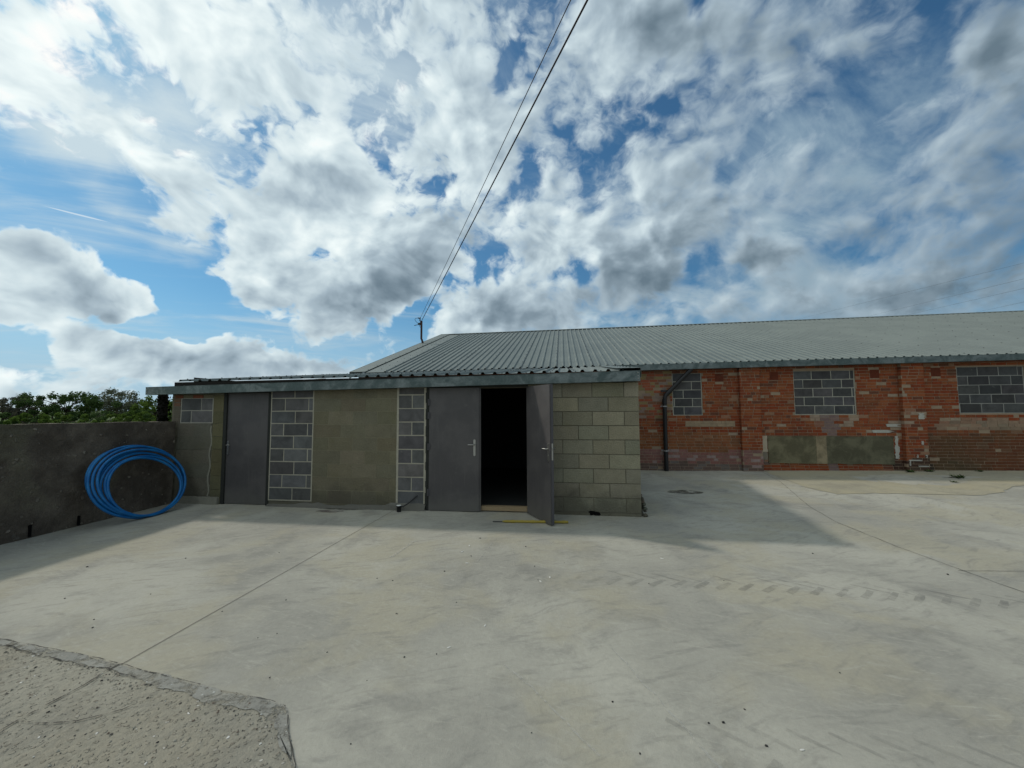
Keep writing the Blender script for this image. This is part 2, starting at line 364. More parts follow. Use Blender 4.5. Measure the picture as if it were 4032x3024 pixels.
M['door_edge'] = m_simple('door edge', (0.075, 0.07, 0.075), 0.55, 0.3, var=0.1)
M['frame'] = m_simple('weathered door frame', (0.030, 0.031, 0.027), 0.8, 0.2, var=0.35, scale=30, bd=0.004)
M['chrome'] = m_simple('satin steel', (0.42, 0.405, 0.375), 0.42, 0.5, 1.0, var=0.05)
M['timber'] = m_simple('raw timber', (0.30, 0.22, 0.13), 0.8, 0.2, var=0.3, scale=14)
M['dark_timber'] = m_simple('dark timber', (0.02, 0.018, 0.016), 0.9, 0.1, var=0.3)
M['white'] = m_simple('white cap', (0.75, 0.75, 0.72), 0.5, 0.4, var=0.05)
M['strap'] = m_simple('grey clip', (0.30, 0.29, 0.29), 0.5, 0.4)
M['rust'] = m_simple('brown painted steel', (0.06, 0.028, 0.024), 0.7, 0.3, var=0.25)
M['interior'] = m_simple('sooty inner walls', (0.05, 0.05, 0.048), 0.95, 0.05, var=0.3, scale=4)  # dark grey for the inside faces
M['wire'] = m_simple('black cable', (0.018, 0.013, 0.018), 0.6, 0.3)
M['far_wire'] = m_simple('grey conductor', (0.12, 0.13, 0.15), 0.6, 0.3)
M['yellow'] = m_simple('dirty yellow plastic', (0.30, 0.225, 0.035), 0.6, 0.35, var=0.25, scale=18)
M['stone'] = m_simple('dark stone', (0.035, 0.033, 0.032), 0.85, 0.2, var=0.4, scale=60)
M['chip'] = m_simple('pale chip', (0.62, 0.60, 0.55), 0.8, 0.2)

def fn_hose(k, bs):
    n = k.noise(k.pos, 6, 4, 0.6)
    setc(k, bs, k.mix(k.remap(n, 0.35, 0.7), (0.003, 0.112, 0.33), (0.012, 0.175, 0.42)), 0.42, 0.4)
M['hose'] = material('blue water pipe', fn_hose)

def fn_block(k, bs):                     # concrete block: colour comes from the block itself
    t = k.tint(); n = k.noise(k.pos, 4, 6, 0.6); g = k.noise(k.pos, 140, 3, 0.75); b = k.noise(k.pos, 45, 4, 0.7)
    f = k.math('ADD', 0.36, k.math('ADD', k.math('MULTIPLY', n, 0.55), k.math('MULTIPLY', k.math('ADD', g, b), 0.38)))
    c = k.scale(t, f)
    c = k.mix(k.math('MULTIPLY', k.remap(k.noise(k.pos, 2.6, 6, 0.65), 0.52, 0.7), 0.45), c, k.mix(0.35, c, (0.17, 0.155, 0.06)))
    c = k.mix(k.math('MULTIPLY', k.remap(b, 0.62, 0.72), 0.3), c, (0.33, 0.31, 0.26))
    z = k.n('ShaderNodeSeparateXYZ', Vector=k.pos).outputs[2]
    damp = k.remap(k.math('ADD', z, k.math('MULTIPLY', k.noise(k.pos, 3.0, 6, 0.65), 0.9)), 0.92, 0.55)
    c = k.mix(k.math('MULTIPLY', damp, 0.6), c, (0.085, 0.078, 0.06))       # splashed, mossy foot of the wall
    setc(k, bs, c, 0.93, 0.15); bump(k, bs, k.math('ADD', g, k.math('MULTIPLY', b, 1.6)), 0.012, 0.9)
M['block'] = material('concrete block', fn_block)
def fn_dblock(k, bs):                    # new dense grey blocks
    t = k.tint(); n = k.noise(k.pos, 5.5, 6, 0.6, 0.5); g = k.noise(k.pos, 150, 3, 0.7)
    f = k.math('ADD', 0.15, k.math('ADD', k.math('MULTIPLY', n, 1.25), k.math('MULTIPLY', g, 0.4)))
    c = k.scale(t, f); c = k.mix(k.math('MULTIPLY', k.remap(k.noise(k.pos, 9, 5, 0.7), 0.6, 0.75), 0.3), c, (0.26, 0.255, 0.235))
    setc(k, bs, c, 0.9, 0.2); bump(k, bs, g, 0.004, 0.6)
M['dark_block'] = material('dense grey block', fn_dblock)
def fn_mortar(k, bs):
    n = k.noise(k.pos, 12, 5, 0.65); g = k.noise(k.pos, 120, 2, 0.6)
    setc(k, bs, k.scale(k.tint(), k.math('ADD', 0.6, k.math('ADD', k.math('MULTIPLY', n, 0.5), k.math('MULTIPLY', g, 0.3)))), 0.95, 0.1); bump(k, bs, k.math('ADD', g, n), 0.006)
M['mortar'] = material('mortar', fn_mortar)
def fn_brick(k, bs):
    t = k.tint(); p = k.pos
    n = k.noise(p, 11, 6, 0.65); g = k.noise(p, 120, 3, 0.7); big = k.noise(p, 1.3, 5, 0.6)
    f = k.math('ADD', 0.45, k.math('ADD', k.math('MULTIPLY', n, 0.75), k.math('MULTIPLY', g, 0.35)))
    c = k.scale(t, f)
    c = k.mix(k.math('MULTIPLY', k.remap(k.noise(p, 7, 7, 0.7), 0.56, 0.72), 0.25), c, (0.25, 0.17, 0.125))     # lime bloom
    c = k.mix(k.math('MULTIPLY', k.remap(big, 0.5, 0.7), 0.6), c, k.mix(0.5, c, (0.055, 0.045, 0.03)))      # grime
    setc(k, bs, c, 0.9, 0.15); bump(k, bs, k.math('ADD', n, k.math('MULTIPLY', g, 0.6)), 0.008, 0.8)
M['brick'] = material('old red brick', fn_brick)
def fn_wall(k, bs):                      # old boundary wall: dark weathered cast concrete full of stones
    p = k.pos
    n = k.noise(p, 2.2, 7, 0.65); g = k.noise(p, 55, 4, 0.7)
    v = k.n('ShaderNodeTexVoronoi', {'feature': 'F1'}, Vector=k.vm('ADD', p, k.scale(k.noise(p, 12, 3, out=1), 0.08)), Scale=13.0)
    rnd = k.n('ShaderNodeSeparateColor', Color=v.outputs['Color']); zz = k.n('ShaderNodeSeparateXYZ', Vector=p).outputs[2]
    peb = k.math('MULTIPLY', k.remap(v.outputs['Distance'], 0.36, 0.2), k.remap(rnd.outputs[0], 0.62, 0.7))
    peb = k.math('MULTIPLY', peb, k.remap(k.noise(p, 1.6, 3, 0.6), 0.34, 0.52))
    c = k.mix(k.remap(n, 0.35, 0.68), (0.095, 0.078, 0.062), (0.19, 0.158, 0.124))
    c = k.mix(k.math('MULTIPLY', k.remap(k.noise(p, 1.1, 5, 0.6), 0.5, 0.65), 0.5), c, (0.125, 0.12, 0.075))
    c = k.mix(k.math('MULTIPLY', peb, 0.85), c, (0.30, 0.26, 0.21))
    c = k.mix(k.math('MULTIPLY', k.remap(k.noise(p, 8, 6, 0.7), 0.62, 0.72), 0.5), c, (0.20, 0.19, 0.17))
    c = k.scale(c, k.math('ADD', 0.6, k.math('MULTIPLY', g, 0.8)))
    setc(k, bs, c, 0.95, 0.1); bump(k, bs, k.math('ADD', k.math('MULTIPLY', peb, 1.2), k.math('ADD', g, k.math('MULTIPLY', n, 2))), 0.02, 0.9)
M['wall'] = material('weathered cast wall', fn_wall)
def fn_render(k, bs):                    # flat cement render with algae
    p = k.pos; t = k.tint()
    n = k.noise(p, 2.4, 7, 0.65, 0.4); g = k.noise(p, 90, 3, 0.7)
    c = k.mix(k.remap(n, 0.42, 0.62), k.scale(t, 0.72), k.scale(t, 1.2))
    c = k.mix(k.math('MULTIPLY', k.remap(k.noise(p, 17, 5, 0.7), 0.64, 0.72), 0.55), c, (0.27, 0.26, 0.19))
    c = k.mix(k.math('MULTIPLY', k.remap(k.noise(p, 1.3, 6, 0.65), 0.55, 0.68), 0.75), c, k.mix(0.4, (0.02, 0.024, 0.016), c))
    setc(k, bs, k.scale(c, k.math('ADD', 0.65, k.math('MULTIPLY', g, 0.7))), 0.92, 0.15); bump(k, bs, k.math('ADD', g, n), 0.006)
M['render'] = material('cement render', fn_render)
def fn_galv(k, bs):
    p = k.pos; n = k.noise(p, 3.0, 7, 0.65, 1.2); sp = k.voro(p, 38, out='Color')
    spk = k.n('ShaderNodeSeparateColor', Color=sp).outputs[0]
    c = k.mix(k.remap(n, 0.4, 0.66), (0.09, 0.115, 0.112), (0.20, 0.225, 0.222)); c = k.scale(c, k.math('ADD', 0.9, k.math('MULTIPLY', spk, 0.2)))
    setc(k, bs, c, k.math('ADD', 0.36, k.math('MULTIPLY', n, 0.25)), 0.5, 0.85)
M['galv'] = material('galvanised steel', fn_galv)
def fn_roof(k, bs):
    p = k.pos; n = k.noise(p, 0.9, 6, 0.6); g = k.noise(p, 40, 3, 0.6)
    st = k.n('ShaderNodeMapping', {'vector_type': 'TEXTURE'}, Vector=p, Scale=(0.12, 1.6, 1)).outputs[0]
    s2 = k.noise(st, 1.5, 4, 0.6)
    c = k.mix(k.remap(n, 0.35, 0.68), (0.135, 0.158, 0.148), (0.165, 0.190, 0.176)); c = k.mix(k.math('MULTIPLY', k.remap(s2, 0.55, 0.75), 0.3), c, (0.115, 0.133, 0.124))
    setc(k, bs, k.scale(c, k.math('ADD', 0.93, k.math('MULTIPLY', g, 0.14))), k.math('ADD', 0.5, k.math('MULTIPLY', n, 0.2)), 0.3, 0.0)
M['roof'] = material('coated roof sheet', fn_roof)
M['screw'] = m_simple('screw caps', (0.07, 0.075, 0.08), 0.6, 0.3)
def fn_grass(k, bs):
    n = k.noise(k.pos, 0.08, 6, 0.6); g = k.noise(k.pos, 3, 4, 0.7)
    setc(k, bs, k.scale(k.mix(k.remap(n, 0.35, 0.65), (0.045, 0.085, 0.02), (0.095, 0.12, 0.04)), k.math('ADD', 0.6, k.math('MULTIPLY', g, 0.8))), 0.95, 0.1)
M['grass'] = material('rough grass', fn_grass)
def m_leaf(name, a, b, c3):
    def fn(k, bs):
        t = k.n('ShaderNodeSeparateColor', Color=k.tint()).outputs[0]
        col = k.ramp(t, [(0.0, a), (0.5, b), (1.0, c3)])
        dif = k.n('ShaderNodeBsdfDiffuse', Color=col); tr = k.n('ShaderNodeBsdfTranslucent', Color=col)
        ms = k.n('ShaderNodeMixShader', i0=0.35, i1=dif, i2=tr)
        for nd in k.t.nodes:
            if nd.type == 'OUTPUT_MATERIAL': k.set(nd.inputs['Surface'], ms)
    return material(name, fn)
M['leaf_dark'] = m_leaf('dark leaves', (0.035, 0.062, 0.020), (0.065, 0.105, 0.034), (0.10, 0.15, 0.05))
M['leaf_grey'] = m_leaf('grey green leaves', (0.09, 0.105, 0.065), (0.14, 0.155, 0.10), (0.19, 0.205, 0.14))
M['leaf_brown'] = m_leaf('bronze leaves', (0.06, 0.062, 0.045), (0.10, 0.10, 0.075), (0.14, 0.135, 0.105))
M['leaf_bright'] = m_leaf('bright leaves', (0.062, 0.105, 0.018), (0.105, 0.16, 0.030), (0.155, 0.215, 0.055))
M['bark'] = m_simple('bark', (0.05, 0.04, 0.03), 0.95, 0.1, var=0.4)


# ================================================================ the setting
def gz(x, y):                                    # the yard rises gently towards the far right
    a = max(0.0, min(1.0, (y - 6.2) / 4.6)); a = a * a * (3 - 2 * a)
    return 0.0155 * max(0.0, min(x - 3.0, 11.0)) * a
YF, YB = 6.25, 10.85

def sheet(name, xs, ys, dz, mat_, kind='structure', zf=gz):
    mb = MB(); vs = [(x, y, zf(x, y) + dz) for y in ys for x in xs]; nx = len(xs)
    fs = [(j * nx + i, j * nx + i + 1, (j + 1) * nx + i + 1, (j + 1) * nx + i) for j in range(len(ys) - 1) for i in range(nx - 1)]
    mb.add(vs, fs, smooth=True); return tag(mb.build(name, mat_), kind=kind)
gr = MB(); n_ = 40
gx = [-2500, -900, -400, -200, -120, -80, -50, -30, 30, 60, 120, 300, 900, 2500]
gv = [(x, y, -0.06) for y in gx for x in gx]; L_ = len(gx)
gr.add(gv, [(j * L_ + i, j * L_ + i + 1, (j + 1) * L_ + i + 1, (j + 1) * L_ + i) for j in range(L_ - 1) for i in range(L_ - 1)])
tag(gr.build('ground', M['grass']), kind='structure')
sheet('yard', [-7.1] + [-7 + 0.5 * i for i in range(0, 75)] + [32], [-16, -12, -8, -4] + [-3.5 + 0.5 * i for i in range(0, 29)] + [10.9], 0.0, M['concrete'])

def polysheet(name, pts, dz, mat_, jit=0.0, step=0.08):
    """flat irregular patch: outline resampled and roughened, filled, laid dz above the yard"""
    out = []
    n = len(pts)
    for i in range(n):
        a, b = Vector(pts[i]), Vector(pts[(i + 1) % n]); L = (b - a).length; q = max(1, int(L / step))
        nrm = Vector((-(b - a).y, (b - a).x)).normalized()
        for j in range(q):
            p = a.lerp(b, j / q)
            if jit: p = p + nrm * jit * (mnoise.noise(Vector((p.x * 5, p.y * 5, dz * 900))) + 0.6 * mnoise.noise(Vector((p.x * 17, p.y * 17, dz * 900 + 4))))
            out.append(p)
    bm = bmesh.new(); vs = [bm.verts.new((p.x, p.y, gz(p.x, p.y) + dz)) for p in out]
    f = bm.faces.new(vs)
    if f.normal.z < 0 or sum((out[i].x * out[(i + 1) % len(out)].y - out[(i + 1) % len(out)].x * out[i].y) for i in range(len(out))) < 0: bmesh.ops.reverse_faces(bm, faces=[f])
    bmesh.ops.triangulate(bm, faces=bm.faces[:])
    me = bpy.data.meshes.new(name); bm.to_mesh(me); bm.free(); me.materials.append(mat_)
    a_ = me.attributes.new('tint', 'FLOAT_COLOR', 'FACE'); a_.data.foreach_set('color', [1.0] * (4 * len(me.polygons)))
    o = bpy.data.objects.new(name, me); COL.objects.link(o); return o
# old sandy concrete in front of the brick wall
tag(polysheet('old_concrete', [(5.12, 10.86), (5.0, 9.9), (4.98, 8.6), (5.15, 8.17), (5.82, 8.29), (6.46, 8.29), (7.36, 8.26), (7.7, 8.3), (8.29, 8.6), (8.83, 9.0), (9.4, 9.25), (12.5, 9.6), (20, 9.8), (20, 10.86)], 0.006, M['old_concrete'], 0.05), kind='structure')
# rough aggregate slab, broken edge, in the near left corner
edge = [(-7.05, 2.66), (-5.4, 2.52), (-4.12, 2.42), (-3.905, 2.394), (-3.30, 2.342), (-2.916, 2.285), (-2.572, 2.238), (-2.214, 2.183), (-1.94, 2.149), (-1.745, 2.127), (-1.584, 2.096), (-1.511, 2.026), (-1.396, 1.898), (-1.274, 1.764), (-1.05, 1.45), (-0.7, 0.9), (-0.5, 0.2)]
tag(polysheet('aggregate_slab', edge + [(-0.5, -3), (-7.05, -3)], 0.005, M['rough'], 0.012, 0.05), kind='structure')
sl_in = [(-1.27, 1.75), (-1.33, 1.80), (-1.45, 1.88), (-1.56, 1.98), (-1.75, 2.06), (-1.95, 2.04), (-2.2, 2.10), (-2.45, 2.13), (-2.62, 2.18), (-2.80, 2.20), (-2.95, 2.245), (-3.1, 2.245), (-3.35, 2.27), (-3.6, 2.30), (-3.9, 2.35), (-4.3, 2.40)]
tag(polysheet('slurry_edge', [p for p in [(-4.3, 2.425)] + edge[2:14]] + sl_in, 0.009, M['slurry'], 0.028, 0.03), kind='structure')

def fn_crack(k, bs):
    n = k.noise(k.pos, 13, 4, 0.7); setc(k, bs, (0.06, 0.056, 0.05), 0.95, 0.1)
    k.set(bs.inputs['Alpha'], k.math('MULTIPLY', k.remap(n, 0.40, 0.56), 0.85))
M['crack'] = material('hairline crack', fn_crack)
def strips(name, lines, mat_, dz):
    """thin joints and cracks: (points, width, wobble)"""
    mb = MB()
    for pts, wd, wob in lines:
        pl = []
        for i in range(len(pts) - 1):
            a, b = Vector(pts[i]), Vector(pts[i + 1]); q = max(2, int((b - a).length / 0.05))
            pl += [a.lerp(b, j / q) for j in range(q)]
        pl.append(Vector(pts[-1])); vs = []
        for i, p in enumerate(pl):
            d = (pl[min(i + 1, len(pl) - 1)] - pl[max(i - 1, 0)]).normalized(); nr = Vector((-d.y, d.x))
            o = wob * (mnoise.noise(Vector((p.x * 6, p.y * 6, 3))) + 0.5 * mnoise.noise(Vector((p.x * 25, p.y * 25, 9))))
            ww = wd * (0.7 + (0.6 * mnoise.noise(Vector((p.x * 9, p.y * 9, 31))) if wob else 0)) * 0.5
            c = p + nr * o
            for s_ in (-1, 1):
                e = c + nr * ww * s_; vs.append((e.x, e.y, gz(e.x, e.y) + dz))
        mb.add(vs, [(2 * i, 2 * i + 1, 2 * i + 3, 2 * i + 2) for i in range(len(pl) - 1)])
        for f in mb.f[-(len(pl) - 1):]: f.reverse()
    return tag(mb.build(name, mat_), kind='structure')
strips('expansion_joints', [([(-2.80, 6.2), (-2.865, 4.0), (-2.92, 2.284)], 0.0075, 0.0), ([(5.06, 10.9), (4.75, 9.3), (4.1, 7.2), (3.93, 6.3), (3.95, 5.3), (4.09, 4.14), (4.3, 2.9), (4.6, 0.5)], 0.008, 0.01), ([(2.0, 6.14), (2.6, 6.17), (3.95, 6.27)], 0.006, 0.006), ([(3.98, 4.6), (4.6, 4.66), (9, 4.9)], 0.006, 0.006)], M['joint'], 0.004)
strips('slab_cracks', [([(-2.92, 2.284), (-2.93, 2.208), (-2.916, 2.09), (-2.941, 1.922), (-2.946, 1.817), (-2.937, 1.70), (-3.0, 1.3)], 0.016, 0.008), ([(-2.946, 1.817), (-2.749, 1.826), (-2.616, 1.858), (-2.468, 1.959), (-2.387, 2.058)], 0.009, 0.012),
   (edge[1:8], 0.011, 0.012), (edge[8:11], 0.006, 0.012), (edge[10:15], 0.008, 0.012), (sl_in[8:16], 0.010, 0.018), ([(-3.86, 2.41), (-3.98, 2.33), (-4.1, 2.3)], 0.012, 0.006)], M['crack'], 0.0125)

gm = MB(); random.seed(9)
def inside(px, py):
    xs_ = [q[0] for q in edge]
    if px < -7 or px > -0.6: return False
    for (x0, y0), (x1, y1) in zip(edge[:-1], edge[1:]):
        if min(x0, x1) <= px <= max(x0, x1) and abs(x1 - x0) > 1e-6: return py < y0 + (y1 - y0) * (px - x0) / (x1 - x0)
    return False
cnt = 0
while cnt < 1500:
    px, py = random.uniform(-5.0, -1.0), random.uniform(0.9, 2.45)
    if random.random() < 0.3: q = random.uniform(1, 12); a = Vector(edge[int(q)]).lerp(Vector(edge[int(q) + 1]), q % 1); px, py = a.x + random.gauss(-.03, .05), a.y + random.gauss(-.05, .05)
    if not inside(px, py): continue
    s_ = random.choice([.003, .004, .005, .006, .008]) * random.uniform(.7, 1.3); cl = random.choice([(0.10, 0.09, 0.075), (0.2, 0.18, 0.14), (0.26, 0.24, 0.19), (0.3, 0.28, 0.23), (0.16, 0.12, 0.09)]) if random.random() < .93 else (0.62, 0.6, 0.54)
    vs = [(px + s_ * dx * random.uniform(.6, 1.3), py + s_ * dy * random.uniform(.6, 1.3), 0.006 + s_ * dz * random.uniform(.5, 1)) for dx, dy, dz in ((1, 0, 0.2), (0, 1, 0.2), (-1, 0, 0.2), (0, -1, 0.2), (0, 0, .9), (0, 0, -.3))]
    gm.add(vs, [(0, 1, 4), (1, 2, 4), (2, 3, 4), (3, 0, 4), (1, 0, 5), (2, 1, 5), (3, 2, 5), (0, 3, 5)], 0, cl); cnt += 1
def fn_grit(k, bs): setc(k, bs, k.tint(), 0.85, 0.25)
M['grit'] = material('loose grit', fn_grit)
tag(gm.build('grit', M['grit']), kind='stuff')
# faint damp tyre prints left by tractor lugs: a thin film on the concrete
def fn_film(k, bs):
    n = k.noise(k.pos, 9, 5, 0.65); t = k.n('ShaderNodeSeparateColor', Color=k.tint()).outputs[0]
    setc(k, bs, (0.12, 0.12, 0.118), 0.85, 0.2)
    k.set(bs.inputs['Alpha'], k.math('MULTIPLY', k.math('MULTIPLY', k.remap(n, 0.28, 0.6), 0.27), t))
M['film'] = material('damp tyre print', fn_film)
tm = MB()
def lug(a, b, wd, op):
    a, b = Vector(a), Vector(b); d = (b - a).normalized(); nr = Vector((-d.y, d.x)) * wd / 2
    ps = [a - nr, a.lerp(b, 0.5) - nr * 1.15, b - nr * 0.8, b + nr * 0.8, a.lerp(b, 0.5) + nr, a + nr * 1.1]
    vs = [(p.x + random.uniform(-.006, .006), p.y + random.uniform(-.006, .006), gz(p.x, p.y) + 0.004) for p in ps]
    tm.add(vs, [tuple(range(6))], 0, (op, op, op))
    if (Vector(vs[1]) - Vector(vs[0])).cross(Vector(vs[2]) - Vector(vs[1])).z < 0: tm.f[-1].reverse()
x = -1.2
while x < 6.2:
    fade = max(0.0, min(1.0, (x + 1.6) / 3.2)) * random.uniform(0.6, 1.0)
    yb = 3.86 + 0.02 * math.sin(x * 1.1) - (0.03 * max(0, x - 2.4) ** 1.5)
    lug((x, yb), (x + 0.16, yb + 0.15), 0.05, fade)
    if x > 0.6 and random.random() < 0.9: lug((x - 0.34, yb + 0.29), (x - 0.10, yb + 0.14), 0.026, fade * 0.85)
    x += 0.2
x = 0.55
while x < 3.0:
    yb = 2.28 + 0.02 * (x - 0.9)
    lug((x - 0.02, yb), (x + 0.16, yb - 0.13), 0.026, random.uniform(0.3, 0.7))
    lug((x + 0.13, yb - 0.30), (x + 0.24, yb - 0.20), 0.05, random.uniform(0.2, 0.6))
    x += 0.2
tag(tm.build('tyre_prints', M['film']), kind='structure')
def fn_scrape(k, bs):
    n = k.noise(k.pos, 30, 5, 0.7); setc(k, bs, (0.50, 0.49, 0.44), 0.9, 0.2)
    k.set(bs.inputs['Alpha'], k.math('MULTIPLY', k.remap(n, 0.36, 0.62), 0.42))
M['scrape'] = material('pale scrape', fn_scrape)
K5 = lambda x, y: tuple(G(1150 + x / 1.9235, 1800 + y / 1.9235))[:2]
strips('scrape_marks', [([K5(920, 640), K5(750, 765)], 0.06, 0.004), ([K5(1520, 650), K5(1405, 800)], 0.012, 0.003), ([K5(1675, 690), K5(1690, 830)], 0.010, 0.003), ([K5(715, 685), K5(790, 700)], 0.015, 0.003), ([K5(1265, 720), K5(1300, 715)], 0.03, 0.003), ([K5(1310, 805), K5(1335, 800)], 0.03, 0.003), ([K5(1960, 660), K5(1985, 640)], 0.012, 0.003), ([(0.3, 2.9), (0.62, 2.2), (0.78, 1.9)], 0.02, 0.03), ([(-0.4, 2.6), (-0.1, 2.3), (0.15, 2.0)], 0.02, 0.02)], M['scrape'], 0.0045)
# rust brown damp stains by the wall
def fn_stain(k, bs):
    n = k.noise(k.pos, 7, 6, 0.7); t = k.tint()
    setc(k, bs, t, 0.8, 0.2); k.set(bs.inputs['Alpha'], k.math('MULTIPLY', k.remap(n, 0.33, 0.58), 0.6))
M['stain'] = material('damp stain', fn_stain)
sb = MB()
def stain(cx, cy, rx, ry, col):
    vs = []
    for i in range(20):
        t = 2 * math.pi * i / 20; q = 1 + 0.35 * mnoise.noise(Vector((math.cos(t) * 1.5 + cx, math.sin(t) * 1.5, cy)))
        px, py = cx + rx * q * math.cos(t), cy + ry * q * math.sin(t); vs.append((px, py, gz(px, py) + 0.003))
    sb.add(vs, [tuple(range(20))], 0, col)
stain(2.38, 8.16, 0.33, 0.17, (0.05, 0.042, 0.028)); stain(-3.85, 6.02, 0.22, 0.07, (0.14, 0.105, 0.105))
stain(-3.75, 6.17, 0.38, 0.05, (0.03, 0.028, 0.02))
tag(sb.build('ground_stains', M['stain']), kind='structure')

# ================================================================ block outbuilding (lean-to)
ob = thing('block_outbuilding', (-3.0, YF, 0), 'low concrete block lean-to with grey metal doors and a corrugated roof', 'outbuilding')
random.seed(11)
def rv(a): return 1 + random.uniform(-a, a)
def blocks(mb, x0, x1, zs, joints, y, proud, base, mi, var=0.12, jt=0.010, hue=0.04):
    """courses between the heights zs; joints[i] lists the upright joints of course i from the top"""
    for i in range(len(zs) - 1):
        zt, zb = zs[i] - jt / 2, zs[i + 1] + jt / 2
        xs = [x0] + list(joints[i % len(joints)] if joints else []) + [x1]
        for a, b in zip(xs[:-1], xs[1:]):
            if b - a < 0.03: continue
            t = rv(var); col = (base[0] * t * rv(hue), base[1] * t, base[2] * t * rv(hue))
            pr = proud + random.uniform(-0.0015, 0.0015); j = lambda: random.uniform(-0.0025, 0.0025)
            a_, b_ = a + (jt / 2 if a > x0 else 0.002), b - (jt / 2 if b < x1 else 0.002)
            p = [(a_ + j(), y - pr, zb + j()), (b_ + j(), y - pr, zb + j()), (b_, y + 0.02, zb), (a_, y + 0.02, zb), (a_ + j(), y - pr, zt + j()), (b_ + j(), y - pr, zt + j()), (b_, y + 0.02, zt), (a_, y + 0.02, zt)]
            mb.hexa(p, mi, col)
OLD = (0.215, 0.195, 0.135); MORT = (0.38, 0.35, 0.275); DGREY = (0.108, 0.104, 0.102)
wl = MB()
# core behind the face, with the two door openings
for a, b in ((-7.17, -6.10), (-5.16, -2.28), (-0.585, 1.17)):
    wl.box((a, YF + 0.012, -0.1), (b, YF + 0.2, 2.02), 0, (0.24, 0.22, 0.16))
wl.box((-7.17, YF + 0.012, 2.02), (1.17, YF + 0.2, 2.075), 0, (0.10, 0.09, 0.07))
# right-hand wall of square blocks
zr = [2.085, 1.85, 1.625, 1.40, 1.175, 0.95, 0.725, 0.50, 0.275, 0.05, -0.05]
blocks(wl, -0.56, 1.182, zr, [(-0.01, 0.463, 0.957), (0.242, 0.712)], YF, 0.005, (0.262, 0.240, 0.172), 0, 0.13, 0.013)
wl.box((-0.56, YF + 0.004, 0.0), (1.178, YF + 0.011, 2.07), 1, (0.15, 0.136, 0.10))
# middle stretch, flush pointed
zm = [2.03, 1.86, 1.64, 1.415, 1.19, 0.965, 0.74, 0.515, 0.29, 0.065, -0.05]
blocks(wl, -4.33, -2.80, zm, [(-4.05, -3.6, -3.15), (-3.82, -3.37, -2.92)], YF, 0.003, (0.190, 0.168, 0.112), 0, 0.12, 0.008)
wl.box((-4.33, YF + 0.001, 0.0), (-2.80, YF + 0.011, 2.02), 1, (0.25, 0.225, 0.15))
# left end: rendered below, narrow olive pier beside the door
blocks(wl, -6.31, -6.10, [1.95, 1.65, 1.43, 1.2, 0.97, 0.74, 0.5, 0.26, 0.02, -0.05], None, YF, 0.006, (0.15, 0.135, 0.075), 0, 0.10, 0.006)
blocks(wl, -7.05, -6.335, [1.435, 1.2, 0.96, 0.71, 0.46, 0.13], [(-6.7,), ()], YF, 0.0, (0.15, 0.138, 0.105), 0, 0.06, 0.004)
ln = MB()
for i in range(14):
    z0, z1 = 0.13 + i * 0.09, 0.13 + (i + 1) * 0.09; c0 = -6.33 + 0.02 * math.sin(i * 1.3) - 0.03 * (1 - i / 14); c1 = -6.33 + 0.02 * math.sin((i + 1) * 1.3) - 0.03 * (1 - (i + 1) / 14)
    wl.hexa([(c0 - .016, YF - .003, z0), (c0 + .016, YF - .003, z0), (c0 + .016, YF + .011, z0), (c0 - .016, YF + .011, z0), (c1 - .014, YF - .003, z1), (c1 + .014, YF - .003, z1), (c1 + .014, YF + .011, z1), (c1 - .014, YF + .011, z1)], 1, (0.25, 0.235, 0.185))
wl.box((-6.9, YF - 0.05, 0.0), (-6.12, YF + 0.012, 0.125), 1, (0.24, 0.225, 0.18))
# brickwork left over round the high infill
x = -7.12
for i, l in enumerate((.18, .2, .22, .2)):
    wl.box((x, YF - 0.002, 1.895), (x + l - .01, YF + .02, 1.955), 0, ((.24, .085, .05) if i % 2 == 0 else (.2, .17, .11))); x += l
wl.box((-7.16, YF + 0.003, 1.43), (-6.31, YF + 0.011, 1.96), 1, (0.17, 0.15, 0.115))
for i in range(6):
    wl.box((-7.13, YF - 0.003, 1.46 + i * 0.073), (-7.0, YF + 0.01, 1.46 + i * 0.073 + 0.058), 0, (0.14, 0.12, 0.09) if i < 4 else (0.22, 0.12, 0.08))
# right return wall, left return wall, inside faces
wl.box((1.17, YF - 0.002, -0.05), (1.18, 10.84, 2.08), 0, (0.215, 0.195, 0.135)); wl.box((-7.175, YF + .004, -0.1), (-7.165, 10.84, 2.03), 0, (0.215, 0.195, 0.135))
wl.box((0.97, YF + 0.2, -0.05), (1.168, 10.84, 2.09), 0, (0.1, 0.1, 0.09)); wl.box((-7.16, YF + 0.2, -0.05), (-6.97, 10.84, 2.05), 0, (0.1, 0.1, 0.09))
for xx, zf in ((1.0, 2.08), (-7.16, 2.02)):     # sloping tops of the end walls up to the roof
    wl.hexa([(xx, YF, zf), (xx + .17, YF, zf), (xx + .17, 10.6, zf), (xx, 10.6, zf), (xx, YF, zf + .02), (xx + .17, YF, zf + .02), (xx + .17, 10.6, 2.60), (xx, 10.6, 2.60)], 0, (0.2, 0.18, 0.13))
wall_o = wl.build('wall', [M['block'], M['mortar']], ob)
inn = MB()
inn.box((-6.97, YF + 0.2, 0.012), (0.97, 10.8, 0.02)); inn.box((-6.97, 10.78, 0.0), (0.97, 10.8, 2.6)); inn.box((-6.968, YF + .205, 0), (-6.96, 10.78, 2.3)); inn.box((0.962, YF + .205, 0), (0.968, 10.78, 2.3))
inn.box((-6.96, YF + .202, 0.02), (-6.1, YF + .207, 2.1)); inn.box((-5.16, YF + .202, 0.02), (-2.28, YF + .207, 2.1)); inn.box((-.585, YF + .202, 0.02), (.96, YF + .207, 2.1))
